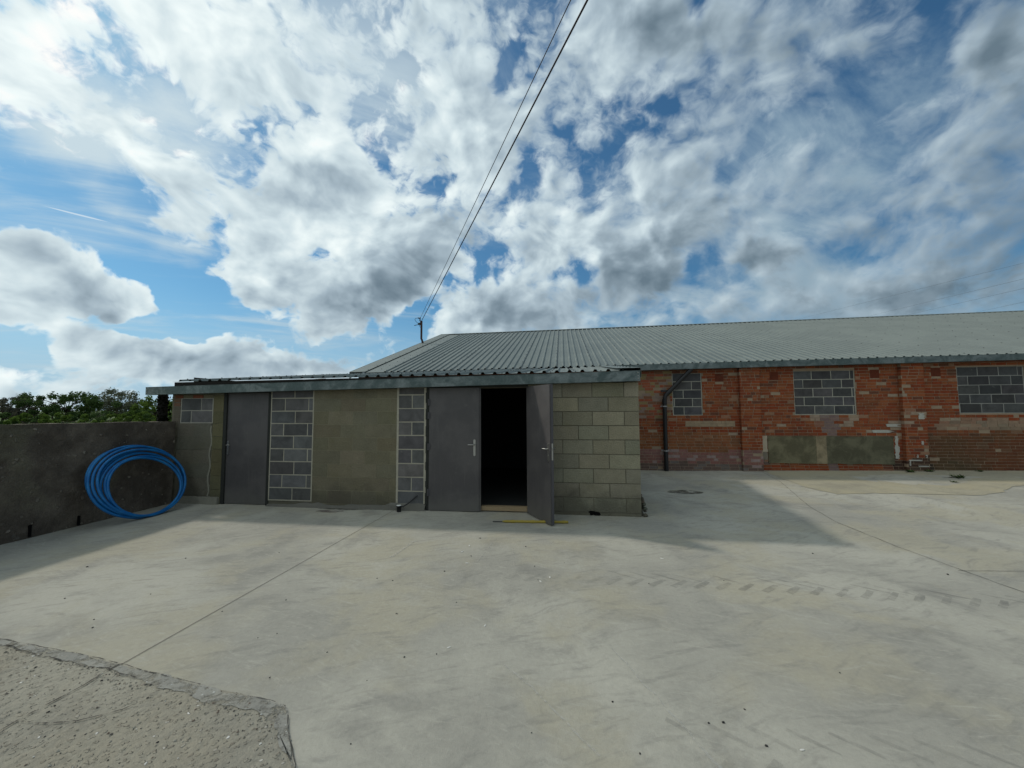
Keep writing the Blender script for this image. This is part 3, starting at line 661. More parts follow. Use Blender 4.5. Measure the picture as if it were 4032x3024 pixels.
inn.hexa([(-6.96, YF + .2, 2.09), (.96, YF + .2, 2.09), (.96, 10.77, 2.58), (-6.96, 10.77, 2.58), (-6.96, YF + .2, 2.1), (.96, YF + .2, 2.1), (.96, 10.77, 2.59), (-6.96, 10.77, 2.59)])
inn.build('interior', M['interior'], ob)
# blocked-up openings of new grey block with pale pointing
def infill(name, x0, x1, zs, joints, parent, y, lab=None, mort=MORT, base=DGREY, edge_w=0.02):
    mb = MB(); mb.box((x0, y - 0.003, zs[-1] - 0.012), (x1, y + 0.011, zs[0]), 1, mort)
    blocks(mb, x0 + edge_w, x1 - edge_w, zs, joints, y, 0.006, base, 0, 0.28, 0.018, 0.05)
    o = mb.build(name, [M['dark_block'], M['mortar']], parent); tag(o, lab); return o
infill('block_infill', -5.158, -4.33, [2.02, 1.88, 1.653, 1.434, 1.217, 0.992, 0.771, 0.543, 0.319, 0.104], [(-4.70,), (-4.88, -4.43), (-4.68,), (-4.90, -4.44)], ob, YF, 'dark grey block panel with pale pointing right of the single door')
infill('block_infill', -2.80, -2.283, [2.04, 1.917, 1.687, 1.46, 1.235, 1.0, 0.766, 0.54, 0.31, 0.09], [(), (-2.53,)], ob, YF, 'narrow dark grey block panel left of the double doors', edge_w=0.035)
infill('block_infill', -6.985, -6.312, [1.895, 1.67, 1.45], [(-6.56,), (-6.76,)], ob, YF, 'small two-course grey block panel above the boundary wall end', mort=(0.33, 0.31, 0.26))
bb = MB()          # cement haunch and broken footing along the base
def lump(mb, cx, cy, cz, rx, ry, rz, col, seed):
    vs, fs = [], []; nu, nv = 9, 5
    for j in range(nv + 1):
        for i in range(nu):
            t = 2 * math.pi * i / nu; ph = math.pi * j / nv; q = 1 + 0.45 * mnoise.noise(Vector((math.cos(t) * 1.6 + seed, math.sin(t) * 1.6, ph * 1.3)))
            vs.append((cx + rx * q * math.sin(ph) * math.cos(t), cy + ry * q * math.sin(ph) * math.sin(t), cz + rz * q * math.cos(ph)))
    for j in range(nv):
        for i in range(nu): k_ = (i + 1) % nu; fs.append((j * nu + i, (j + 1) * nu + i, (j + 1) * nu + k_, j * nu + k_))
    mb.add(vs, fs, 0, col)
for i in range(60):
    z = random.uniform(0.0, 0.30); lump(bb, 1.185 + random.uniform(-0.02, 0.085) * (1 - z / 0.36) ** .7, YF + random.uniform(0.01, 0.5), z, random.uniform(.015, .045), random.uniform(.03, .08), random.uniform(.012, .03), (0.15 * rv(.3), 0.14, 0.105), i)
bb.build('broken_corner', M['block'], ob); bb = MB()
xs = [-5.16 + 0.12 * i for i in range(25)]; vs = []
for i, xx in enumerate(xs):
    hgt = 0.07 + 0.06 * mnoise.noise(Vector((xx * 1.7, 0, 5))) + 0.03 * mnoise.noise(Vector((xx * 7, 0, 5))) + (0.05 if xx > -2.9 else 0) - (.035 if xx < -4.3 else 0); hgt = max(0.03, hgt)
    dep = 0.05 + 0.04 * abs(mnoise.noise(Vector((xx * 4, 2, 5))))
    vs += [(xx, YF - dep - 0.02, -0.01), (xx, YF - dep * 0.45, hgt * 0.75), (xx, YF + 0.012, hgt)]
bb.add(vs, [(3 * i + k_, 3 * i + 3 + k_, 3 * i + 4 + k_, 3 * i + 1 + k_) for i in range(len(xs) - 1) for k_ in (0, 1)], 0, (0.26, 0.25, 0.22), True)
bb.build('cement_haunch', M['block'], ob)
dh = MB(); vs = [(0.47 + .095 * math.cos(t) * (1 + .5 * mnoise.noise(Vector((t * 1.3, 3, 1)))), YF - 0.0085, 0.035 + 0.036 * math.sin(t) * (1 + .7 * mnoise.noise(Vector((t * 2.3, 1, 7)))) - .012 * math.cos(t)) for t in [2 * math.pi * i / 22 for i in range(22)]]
dh.add(vs, [tuple(range(22))]); dh.build('hole_shade', M['cavity_shade'], ob)  # dark polygon on the wall face, painted as the shade in a hole

# ---- doors
def handle_set(parent, x, y, z, side, mtx=None, lever=0.10, h=0.25, plate=0.036):
    """long back plate with lever; side = +1 lever points right"""
    p = MB(); p.M = mtx; n = 10; vs = []
    for dy in (-0.010, 0.0):
        for half_, cz in ((1, h / 2 - plate / 2), (-1, -(h / 2 - plate / 2))):
            for i in range(n + 1):
                t = math.pi * i / n + (0 if half_ > 0 else math.pi); vs.append((x + plate / 2 * math.cos(t), y + dy, z + cz + plate / 2 * math.sin(t)))
    m_ = 2 * (n + 1)
    p.add(vs, [tuple(range(m_))[::1], tuple(range(2 * m_ - 1, m_ - 1, -1))] + [(i, (i + 1) % m_, m_ + (i + 1) % m_, m_ + i) for i in range(m_)])
    p.tube([(x, y - 0.008, z + 0.05), (x, y - 0.045, z + 0.05), (x + side * 0.012, y - 0.055, z + 0.05), (x + side * lever, y - 0.055, z + 0.05)], 0.0085, 8)
    p.tube([(x, y - 0.009, z - 0.05), (x, y - 0.018, z - 0.05)], 0.009, 8)
    return p.build('handle', M['chrome'], parent)
# single door at the left
dm = MB(); dm.box((-6.035, YF + 0.020, 0.01), (-5.215, YF + 0.065, 1.985)); d1 = dm.build('door', M['door'], ob); tag(d1, 'single grey door, closed, with its handle at the left')
handle_set(d1, -6.0, YF + 0.020, 1.0, 1, None, 0.075)
fm = MB(); fm.box((-6.10, YF - 0.004, 0.0), (-6.04, YF + 0.1, 1.99)); fm.box((-5.21, YF - 0.004, 0.0), (-5.16, YF + 0.1, 1.99)); fm.box((-6.10, YF - 0.002, 1.99), (-5.16, YF + 0.1, 2.012)); fm.box((-6.036, YF + .07, 0.01), (-5.214, YF + .09, 1.99))
fm.build('door_frame', M['frame'], ob)
# double doors
fm = MB(); fm.box((-2.28, YF - 0.006, 0.0), (-2.225, YF + 0.12, 2.03)); fm.box((-0.583, YF - 0.004, 0.0), (-0.565, YF + 0.12, 2.03)); fm.box((-2.28, YF - 0.003, 2.03), (-0.565, YF + 0.12, 2.062))
for i in range(7):
    z = 0.1 + i * 0.28; fm.box((-2.285 + random.uniform(-.006, .004), YF - 0.014, z), (-2.25, YF, z + random.uniform(.1, .2)))
fm.build('door_frame', M['frame'], ob)
dm = MB(); dm.box((-2.222, YF - 0.022, 0.012), (-1.372, YF + 0.024, 2.028)); dm.box((-1.371, YF - 0.010, 0.012), (-1.345, YF + 0.03, 2.02)); d2 = dm.build('door', M['door'], ob); tag(d2, 'closed left leaf of the double doors')
handle_set(d2, -1.445, YF - 0.022, 1.04, -1, None, 0.10, 0.27)
for z in (1.79, 1.57, 1.05, 0.30):
    hm = MB(); hm.tube([(-2.232, YF - 0.034, z - 0.055), (-2.232, YF - 0.034, z + 0.055)], 0.011, 8); hm.box((-2.229, YF - .03, z - .05), (-2.2, YF - .0235, z + .05)); hm.build('hinge', M['door_edge'], d2)
a0, a1 = Vector((-0.585, YF - 0.02, 0)), Vector((-0.190, 5.615, 0)); ex = (a1 - a0).normalized(); ey = Vector((-ex.y, ex.x, 0))   # ey points behind the leaf
LW = (a1 - a0).length
MT = Matrix((ex, ey, Vector((0, 0, 1)))).transposed().to_4x4(); MT.translation = a0
dm = MB(); dm.M = MT; dm.box((0.0, 0.0, 0.012), (LW, 0.05, 2.03)); d3 = dm.build('door', M['door'], ob); tag(d3, 'open right leaf of the double doors, swung outward')
em = MB(); em.M = MT; em.box((LW, 0.012, 0.014), (LW + 0.012, 0.05, 2.03)); em.build('door_lip', M['door_edge'], d3)
handle_set(d3, LW - 0.05, 0.0, 1.04, -1, MT, 0.10, 0.27)
bk = MB(); bk.M = MT; bk.tube([(LW - 0.05, 0.05, 1.09), (LW - 0.05, 0.11, 1.09), (LW - 0.15, 0.11, 1.09)], 0.0085, 8); bk.build('rear_lever', M['chrome'], d3)
lk = MB(); lk.M = MT; lk.box((LW + 0.0121, 0.018, 0.93), (LW + 0.0145, 0.040, 1.17)); lk.box((LW + 0.0146, 0.024, 1.07), (LW + 0.024, 0.034, 1.10)); lk.build('lock_plate', M['chrome'], d3)
tb = MB(); tb.box((-1.345, YF + 0.03, 0.02), (-0.59, YF + 0.13, 0.085)); tb.build('threshold', M['timber'], ob)

# ---- roof sheets, flashing and box gutter
def rib_sheet(x0, x1, fz, y_lines, pitch=0.2, h=0.034, thick=0.002, lap=5, cap=False):
    """box-profile sheet; fz(x, k) gives (y, z) on line k from eave to ridge"""
    mb = MB(); prof = []; x = x0; i = 0
    while x < x1 - 0.001:
        for dx, dz in ((0.0, 0), (0.125, 0), (0.146, h), (0.178, h)):
            xx = x + dx
            if xx <= x1: prof.append((xx, dz, i))
        x += pitch; i += 1
    prof.append((x1, 0, i)); n = len(prof)
    vs = []
    for k in y_lines:
        for xx, dz, _ in prof: y, z = fz(xx, k); vs.append((xx, y, z + dz))
    fs = [(j * n + a, j * n + a + 1, (j + 1) * n + a + 1, (j + 1) * n + a) for j in range(len(y_lines) - 1) for a in range(n - 1)]
    mb.add(vs, fs); b = len(vs)
    mb.add([(v[0], v[1], v[2] - thick) for v in vs], [tuple(reversed(f)) for f in fs])
    e = [(a, a + 1) for a in range(n - 1)]
    mb.f += [[a, b + a, b + c, c] for a, c in e]; mb.m += [0] * (n - 1); mb.t += [(1, 1, 1)] * (n - 1); mb.sm += [False] * (n - 1)
    # step where one sheet laps over the next
    return mb, i
def screws(mb, x, y, z, r=0.011, h=0.012):
    vs = [(x + r * math.cos(t), y + r * math.sin(t), z + dz) for dz in (0, h) for t in [math.pi / 3 * q for q in range(6)]]
    mb.add(vs, [tuple(range(6, 12))] + [(q, (q + 1) % 6, 6 + (q + 1) % 6, 6 + q) for q in range(6)], 1)
LZ0 = lambda x: 2.198 + 0.0072 * (x + 7.05)                         # front edge of lean-to sheets
LZ1 = lambda x: 2.700 + 0.0115 * (x + 6.25)
def lfz(x, k): t = k; return (6.125 + (10.62 - 6.125) * t, LZ0(x) * (1 - t) + LZ1(x) * t)
lm, _ = rib_sheet(-7.05, 1.0, lfz, [0, 0.5, 1.0])
xi = -7.05
q = 0
while xi < 0.95:
    for t in (0.03, 0.27, 0.52, 0.76, 0.97):
        y, z = lfz(xi + 0.06, t)
        if q % 2 == 0: screws(lm, xi + 0.06, y, z)
        if q % 5 == 0:
            for tt in (t, t + .08, t + .16): yy, z2 = lfz(xi + 0.16, min(1, tt)); screws(lm, xi + 0.162, yy, z2 + 0.034)
    xi += 0.2; q += 1
lm.build('roof', [M['roof'], M['screw']], ob)
vf = MB()       # flat verge flashing on the right slope edge
for a, b, dz in ((0.84, 1.20, 0.04),):
    p = []
    for zz in (dz, dz + 0.004):
        for (xx, t) in ((a, 0), (b, 0), (b + .06, 1), (a + .06, 1)): y, z = lfz(xx, t); p.append((xx, y - (0.01 if t == 0 else 0), z + zz))
    vf.hexa(p)
    y0, z0 = lfz(b, 0); y1, z1 = lfz(b + .06, 1)
    vf.hexa([(b, y0 - .01, z0 - .11), (b + .004, y0 - .01, z0 - .11), (b + .064, y1, z1 - .11), (b + .06, y1, z1 - .11), (b, y0 - .01, z0 + dz + .004), (b + .004, y0 - .01, z0 + dz + .004), (b + .064, y1, z1 + dz + .004), (b + .06, y1, z1 + dz + .004)])
    for i in range(11):
        t = 0.06 + i * 0.085; y, z = lfz(b - .1 + .06 * t, t); screws(vf, b - 0.12 + .06 * t, y, z + dz + 0.003)
vf.build('verge_flashing', [M['roof'], M['screw']], ob)
wp = MB(); wp.hexa([(-7.0, 6.12, 2.0), (1.15, 6.12, 2.09), (1.15, 6.2, 2.09), (-7.0, 6.2, 2.0), (-7.0, 6.12, 2.185), (1.15, 6.12, 2.24), (1.15, 6.2, 2.24), (-7.0, 6.2, 2.185)]); wp.build('wall_plate', M['dark_timber'], ob)
def gutter(x0, x1, yf, depth, bot, top, parent, seams=()):
    mb = MB(); t = 0.004
    xs_ = [x0] + list(seams) + [x1]
    for a, b in zip(xs_[:-1], xs_[1:]):
        b_ = b - (0.004 if b != x1 else 0)
        for (ya, yb, za, zb) in ((yf, yf + t, 0, 1), (yf + depth - t, yf + depth, 0, 0.9), (yf + t, yf + depth - t, 0, None)):
            if zb is None: p = [(xx, yy, bot(xx) + dz) for dz in (0.0, t) for xx, yy in ((a, ya), (b_, ya), (b_, yb), (a, yb))]
            else: p = [(xx, yy, bot(xx) + (top(xx) - bot(xx)) * f_) for f_ in (za, zb) for xx, yy in ((a, ya), (b_, ya), (b_, yb), (a, yb))]
            mb.hexa(p)
        mb.hexa([(xx, yy, top(xx) + dz) for dz in (-0.006, 0.002) for xx, yy in ((a, yf - .004), (b_, yf - .004), (b_, yf + .014), (a, yf + .014))])
        if b != x1: mb.hexa([(xx, yy, bot(xx) + (top(xx) - bot(xx)) * f_) for f_ in (0.01, 0.97) for xx, yy in ((b - .03, yf - .003), (b + .03, yf - .003), (b + .03, yf - .0005), (b - .03, yf - .0005))])
    for xx in (x0, x1 - t): mb.hexa([(a, yy, bot(xx) + (top(xx) - bot(xx)) * f_) for f_ in (0.02, 0.98) for a, yy in ((xx, yf + t), (xx + t, yf + t), (xx + t, yf + depth - t), (xx, yf + depth - t))])
    return mb.build('gutter', M['galv'], parent)
gb = lambda x: 1.962 + (2.092 - 1.962) * (x + 7.57) / 8.755
gt = lambda x: 2.102 + (2.250 - 2.102) * (x + 7.57) / 8.755
gu = gutter(-7.575, 1.185, 6.10, 0.14, gb, gt, ob, (-0.96,))
def rivet(x, y, z, parent, r=0.009):
    mb = MB(); mb.tube([(x, y, z), (x, y - 0.006, z), (x, y - 0.009, z)], [r, r, r * 0.5], 8); mb.build('rivet', M['chrome'], parent)
for z in (2.05, 2.01): rivet(-7.545, 6.099, z, gu)
for z in (2.22, 2.175, 2.13): rivet(1.155, 6.099, z, gu)

# ================================================================ brick barn
bn = thing('brick_barn', (8.0, YB, 0), 'long old red brick barn with blocked windows and a green grey corrugated roof', 'barn')
random.seed(5)
EZ = lambda x: 2.812 + 0.0098 * x; RZ = lambda x: 5.622 + 0.0094 * x; RY = 19.4
WIN = [(2.935, 3.70, 1.468, 2.60), (5.955, 7.405, 1.475, 2.61), (9.68, 11.13, 1.50, 2.645)]
def bcol(x, z):
    """the bricks' own colours, as the wall is stained, painted and patched"""
    n1 = mnoise.noise(Vector((x * 0.9, z * 1.6, 2))); n2 = mnoise.noise(Vector((x * 2.7, z * 3.1, 8)))
    r = random.random(); q = max(0.0, min(1.0, 0.5 + 0.9 * n1 + 0.35 * n2))
    base = Vector((0.195, 0.046, 0.019)).lerp(Vector((0.270, 0.078, 0.029)), q)
    base = base.lerp(Vector(random.choice([(0.215, 0.042, 0.016), (0.165, 0.038, 0.018), (0.255, 0.088, 0.036), (0.19, 0.064, 0.028)])), 0.55)
    if r < 0.08: base = Vector((0.13, 0.05, 0.03))
    if r > 0.965: base = Vector((0.26, 0.14, 0.085))
    c = Vector(base)
    if x < 2.9 and z > 1.45 + 0.3 * n1: c = c.lerp(Vector(random.choice([(0.25, 0.21, 0.10), (0.19, 0.10, 0.06), (0.24, 0.2, 0.17), (0.30, 0.09, 0.05)])), 0.75)
    if z < 0.52 + 0.12 * n1 and x < 5.2:                               # worn pink wash on the plinth
        c = c.lerp(Vector((0.235, 0.125, 0.115)), 0.75 + 0.2 * n2)
        if random.random() < 0.2: c = c.lerp(Vector((0.31, 0.26, 0.25)), 0.6)
        if z < 0.22 + 0.2 * n2: c = c.lerp(Vector((0.07, 0.075, 0.06)), 0.6)
    elif z < 1.02 and x < 4.55: c = c.lerp(Vector((0.22, 0.10, 0.045)), 0.55)
    if 3.2 < x < 4.45 and 1.18 < z < 1.32: c = c.lerp(Vector((0.32, 0.27, 0.18)), 0.75)
    for (ax, bx, az_, bz) in ((4.22, 4.46, 1.40, 1.48), (4.24, 4.55, 0.92, 1.05), (5.5, 5.8, 1.13, 1.26), (6.35, 6.62, 1.13, 1.44), (7.0, 7.36, 1.2, 1.42), (8.63, 8.90, 1.36, 1.52), (7.6, 8.15, 1.0, 1.08), (8.1, 8.5, 1.2, 1.3), (9.35, 9.75, 1.3, 1.4), (8.2, 8.45, 1.9, 1.98), (8.4, 8.62, 1.5, 1.62)):
        if ax < x < bx and az_ < z < bz: c = c.lerp(Vector((0.33, 0.275, 0.21)), 0.75 if random.random() < .75 else .25)
    if 6.62 < x < 6.95 and z < 1.44: c = c.lerp(Vector((0.17, 0.15, 0.15)), 0.7)
    if x > 9.2 and 1.12 < z < 1.36 + 0.05 * n2: c = c.lerp(Vector((0.30, 0.27, 0.20)), 0.5 + 0.4 * n1)
    fl = max(0.0, min(1.0, (1.16 + 0.22 * n1 + 0.12 * n2 - z) / 0.4)) if x > 8.85 else 0.0
    if fl > 0: c = c.lerp(Vector((0.095, 0.045, 0.024)), 0.7 * fl); c = c.lerp(Vector((0.06, 0.055, 0.03)), max(0, min(0.7, 0.45 + n1 - 0.5 * z)) * fl)
    if 8.1 < x < 9.0 and z < 0.42 + 0.15 * n2: c = c.lerp(Vector((0.035, 0.03, 0.024)), 0.8)
    return tuple(c)
def brickwork(mb, x0, x1, z0, z1, y, holes, dep=0.012, pitch=0.0752, top=None, mi=0):
    k = 0; z = z0
    while z < z1:
        zt = z + pitch - 0.011; iv = [(x0, x1)]
        for (a, b, c, d) in holes:
            if zt > c and z < d:
                nv = []
                for (p, q) in iv:
                    if b <= p or a >= q: nv.append((p, q)); continue
                    if a > p: nv.append((p, a))
                    if b < q: nv.append((b, q))
                iv = nv
        for (p, q) in iv:
            x = p - random.uniform(0, 0.2)
            while x < q:
                l = 0.215 if random.random() < 0.72 else 0.103
                a, b = max(x, p) + 0.001, min(x + l, q) - 0.001; x += l + 0.0105
                if b - a < 0.025: continue
                if random.random() < 0.012: continue
                pr = random.uniform(-0.003, 0.003) - (0.006 if random.random() < 0.06 else 0); j = lambda: random.uniform(-0.0022, 0.0022)
                zz = zt if top is None else min(zt, top((a + b) / 2))
                if zz - z < 0.02: continue
                mb.hexa([(a + j(), y - pr, z + j()), (b + j(), y - pr, z + j()), (b, y + dep, z), (a, y + dep, z), (a + j(), y - pr, zz + j()), (b + j(), y - pr, zz + j()), (b, y + dep, zz), (a, y + dep, zz)], mi, bcol((a + b) / 2, z + 0.03))
        z += pitch; k += 1
PANEL = [(5.25, 8.2, 0.24, 0.925)]
top_ = lambda x: EZ(x) - 0.02
VENTS = [(4.14, 2.47), (5.49, 2.49), (7.86, 2.505), (9.23, 2.53)]
bw = MB(); vh = [(x - 0.107, x + 0.107, z - 0.11, z + 0.11) for x, z in VENTS]
px_ = 1.0
for a, b, c, d in WIN:
    bw.box((px_, YB + 0.007, -0.1), (a, YB + 0.3, 2.86), 1, (0.29, 0.215, 0.15)); bw.box((a, YB + 0.007, -0.1), (b, YB + 0.3, c), 1, (0.29, 0.215, 0.15)); bw.box((a, YB + 0.007, d), (b, YB + 0.3, 2.86), 1, (0.29, 0.215, 0.15)); px_ = b
bw.box((px_, YB + 0.007, -0.1), (26.0, YB + 0.3, 2.86), 1, (0.29, 0.215, 0.15))
brickwork(bw, 1.15, 14.5, -0.03, 2.95, YB, WIN + vh, top=top_)
bw.box((14.5, YB, -0.1), (26.0, YB + 0.01, 2.9), 0, (0.3, 0.1, 0.05))
bw.box((-6.1, YB + 0.01, -0.1), (1.0, YB + 0.3, 2.77), 0, (0.28, 0.1, 0.05))
for xx in (-6.1, 25.7):     # gable ends
    z1, z2 = EZ(xx) - 0.03, RZ(xx) - 0.03
    bw.box((xx, YB + 0.3, -0.1), (xx + 0.3, 28.0, z1), 0, (0.28, 0.1, 0.05))
    bw.add([(xx, YB + .1, z1), (xx, 28.0, z1), (xx, RY, z2), (xx + .3, YB + .1, z1), (xx + .3, 28.0, z1), (xx + .3, RY, z2)], [(0, 2, 1), (3, 4, 5), (0, 3, 5, 2), (1, 2, 5, 4)], 0, (0.28, 0.1, 0.05))
bw.box((-6.1, 28.0, -0.1), (26.0, 28.3, 2.8), 0, (0.28, 0.1, 0.05))
bw.build('wall', [M['brick'], M['mortar']], bn)
for i, (a, b) in enumerate(((4.605, 5.098), (8.378, 8.878), (12.3, 12.8))):
    pm = MB(); pm.box((a + 0.006, YB - 0.095, -0.05), (b - 0.006, YB + 0.005, EZ(a) - 0.13), 1, (0.29, 0.215, 0.15))
    brickwork(pm, a, b, -0.03, EZ(a) - 0.12, YB - 0.1, [], dep=0.098); pm.build('pilaster', [M['brick'], M['mortar']], bn)
vz = lambda zt, n: [zt - 0.225 * i for i in range(n + 1)]
infill('blocked_window', *WIN[0][:2], [2.60, 2.375, 2.15, 1.922, 1.70, 1.475], [(), (3.44,), (3.22,), (2.99, 3.45), (3.23,)], bn, YB + 0.028, 'narrow window opening filled with grey blocks beside the drainpipe', mort=(0.38, 0.36, 0.30), base=(0.074, 0.072, 0.073), edge_w=0.022)
infill('blocked_window', *WIN[1][:2], [2.61, 2.385, 2.16, 1.935, 1.71, 1.485], [(6.40, 6.86, 7.30), (6.19, 6.64, 7.10), (6.42, 6.88, 7.33), (6.20, 6.66, 7.12), (6.44, 6.90, 7.34)], bn, YB + 0.028, 'wide window opening filled with grey blocks between the two brick piers', mort=(0.38, 0.36, 0.30), base=(0.074, 0.072, 0.073), edge_w=0.022)
infill('blocked_window', *WIN[2][:2], [2.645, 2.42, 2.195, 1.965, 1.74, 1.51], [(10.15, 10.6, 11.0), (9.93, 10.39, 10.85), (10.16, 10.63), (9.95, 10.41, 10.9), (9.72, 10.18, 10.65)], bn, YB + 0.028, 'wide dark blocked window at the right end of the wall', mort=(0.28, 0.275, 0.25), base=(0.060, 0.059, 0.059), edge_w=0.03)
for x, z in VENTS:
    vm_ = MB(); vm_.box((x - 0.105, YB - 0.002, z - 0.108), (x + 0.105, YB + 0.006, z + 0.108), 0, (0.17, 0.042, 0.02))
    for i in range(7):
        for j_ in range(7):
            vm_.box((x - 0.094 + i * 0.028, YB - 0.0035, z - 0.096 + j_ * 0.028), (x - 0.094 + i * 0.028 + 0.019, YB - 0.002, z - 0.096 + j_ * 0.028 + 0.019), 0, (0.065, 0.018, 0.011), skip=('back',))
    vm_.build('air_brick', M['brick'], bn)
for a, b, col, nm in ((5.262, 6.40, (0.150, 0.132, 0.080), 'render_panel'), (6.645, 8.17, (0.122, 0.112, 0.072), 'render_panel'), (6.402, 6.643, (0.25, 0.20, 0.125), 'render_strip')):
    rm = MB(); N_ = 14
    f_, bk_ = [], []
    for i in range(N_ + 1):
        xx = a + (b - a) * i / N_; zb_ = 0.235 + 0.02 * mnoise.noise(Vector((xx * 3, 0, 1))); zt_ = 0.93 + 0.012 * mnoise.noise(Vector((xx * 2, 5, 1)))
        dpt = 0.022 if nm == 'render_panel' else 0.026
        f_ += [(xx, YB - dpt, zb_), (xx, YB - dpt + 0.004, zt_)]; bk_ += [(xx, YB + .003, zb_), (xx, YB + .003, zt_)]
    n2 = len(f_)
    rm.add(f_ + bk_, [(2 * i, 2 * i + 2, 2 * i + 3, 2 * i + 1) for i in range(N_)] + [(2 * i, n2 + 2 * i, n2 + 2 * i + 2, 2 * i + 2) for i in range(N_)] + [(2 * i + 1, 2 * i + 3, n2 + 2 * i + 3, n2 + 2 * i + 1) for i in range(N_)] + [(0, 1, n2 + 1, n2), (n2 - 2, 2 * n2 - 2, 2 * n2 - 1, n2 - 1)], 0, col)
    rm.build(nm, M['render'], bn)
random.seed(3)          # ragged mortar left beside the render and on the pier
mp_ = MB()
for i in range(9): z = 0.32 + i * 0.068; mp_.box((5.10 + random.uniform(0, .02), YB - 0.016, z), (5.25 + random.uniform(-.012, .006), YB + 0.002, z + 0.0682), 0, (0.42, 0.35, 0.26) if i > 2 else (0.2, 0.17, 0.13))
mp_.build('mortar_patch', M['mortar'], bn)
def ragged(x, z, w_, h_, y0, y1):
    mb = MB(); n_ = 9; a_, b_ = [], []
    for i in range(n_ + 1):
        zz = z + h_ * i / n_; a_.append((x + random.uniform(-.02, .02), zz)); b_.append((x + w_ * random.uniform(.75, 1.1), zz))
    vs = [(q[0], y, q[1]) for y in (y0, y1) for q in a_ + b_]; m_ = n_ + 1; N2 = 2 * m_
    fs = [(i, m_ + i, m_ + i + 1, i + 1) for i in range(n_)] + [(i, i + 1, N2 + i + 1, N2 + i) for i in range(n_)] + [(m_ + i, N2 + m_ + i, N2 + m_ + i + 1, m_ + i + 1) for i in range(n_)] + [(0, N2, N2 + m_, m_), (n_, m_ + n_, N2 + m_ + n_, N2 + n_)]
    mb.add(vs, fs, 0, (0.40, 0.385, 0.34)); mb.build('mortar_patch', M['mortar'], bn)
for q in ((8.20, .38, .10, .32), (8.215, .70, .07, .24), (7.72, 1.02, .46, .07), (8.05, 1.17, .3, .07)): ragged(*q, YB - 0.009, YB + .001)
for q in ((8.42, .34, .30, .03), (8.62, .2, .25, .025), (8.43, .22, .03, .12), (8.72, .74, .05, .09), (8.6, .42, .03, .08), (8.8, .42, .03, .07), (8.7, 1.36, .12, .15)): ragged(*q, YB - 0.109, YB - 0.09)
# roof
def mfz(x, k):
    if k <= 1: return (10.685 + (RY - 10.685) * k, EZ(x) + (RZ(x) - EZ(x)) * k)
    return (RY + (28.2 - RY) * (k - 1), RZ(x) + (EZ(x) - RZ(x)) * (k - 1))
rf, _ = rib_sheet(-5.34, 26.0, mfz, [0, 0.33, 0.67, 1.0])
x = -5.34; q = 0
while x < 24:
    if q % 5 == 0:
        rf.add([(x + dx, mfz(x, t)[0], mfz(x + dx, t)[1] + 0.0025) for t in (0, 1) for dx in (0.2, 0.209)], [(0, 1, 3, 2)], 1)       # dark strip painted as the shadow along the overlapping sheet's edge
        for i in range(15):
            y, z = mfz(x + .162, 0.012 + i * 0.069); screws(rf, x + 0.162, y, z + 0.034, 0.013)
    elif q % 2 == 0 and q > 40:
        for t in (0.015, .2, .4, .6, .8): y, z = mfz(x + .06, t); screws(rf, x + 0.06, y, z, 0.013)
    x += 0.2; q += 1
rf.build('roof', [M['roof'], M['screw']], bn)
rb, _ = rib_sheet(-5.34, 26.0, mfz, [1.0, 1.5, 2.0]); rb.build('roof', M['roof'], bn)
rc = MB()
for s_ in (-1, 1):
    p = []
    for dz in (0.036, 0.040):
        for xx, yy in ((-6.28, 0), (26.0, 0), (26.0, s_ * 0.22), (-6.28, s_ * 0.22)): p.append((xx, RY + yy, RZ(xx) - abs(yy) * 0.31 + dz))
    rc.hexa(p)
rc.build('ridge_cap', M['roof'], bn)
vf = MB()
for t0, t1 in ((0, 1), (1, 2)):
    for (a, b, dz) in ((-6.27, -5.20, 0.003), (-6.29, -5.80, 0.032)):
        p = []
        for zz in (dz, dz + 0.003):
            for (xx, t) in ((a, t0), (b, t0), (b, t1), (a, t1)): y, z = mfz(xx, t); p.append((xx, y, z + zz))
        vf.hexa(p)
    p = []
    for dx in ((-6.293, -6.289),):
        for zz in (-0.16, 0.041):
            for (xx, t) in ((dx[0], t0), (dx[1], t0), (dx[1], t1), (dx[0], t1)): y, z = mfz(xx, t); p.append((xx, y, z + zz))
    vf.hexa(p)
for i in range(15):
    y, z = mfz(-6.06, 0.03 + i * 0.065); screws(vf, -5.84, y, z + 0.035, 0.015); y, z = mfz(-5.75, 0.05 + i * 0.065); screws(vf, -5.5, y, z + .005, 0.015)
vf.build('verge_flashing', [M['roof'], M['screw']], bn)
mb_ = lambda x: 2.660 + 0.0108 * x; mt_ = lambda x: 2.816 + 0.0100 * x
gutter(1.27, 26.0, 10.65 - 0.0, 0.15, mb_, mt_, bn, (8.37, 14.4))
sf = MB(); sf.hexa([(-6.1, 10.8, 2.66), (26, 10.8, 2.96), (26, 10.84, 2.96), (-6.1, 10.84, 2.66), (-6.1, 10.8, 2.74), (26, 10.8, 3.04), (26, 10.84, 3.04), (-6.1, 10.84, 2.74)]); sf.build('fascia_board', M['dark_timber'], bn)
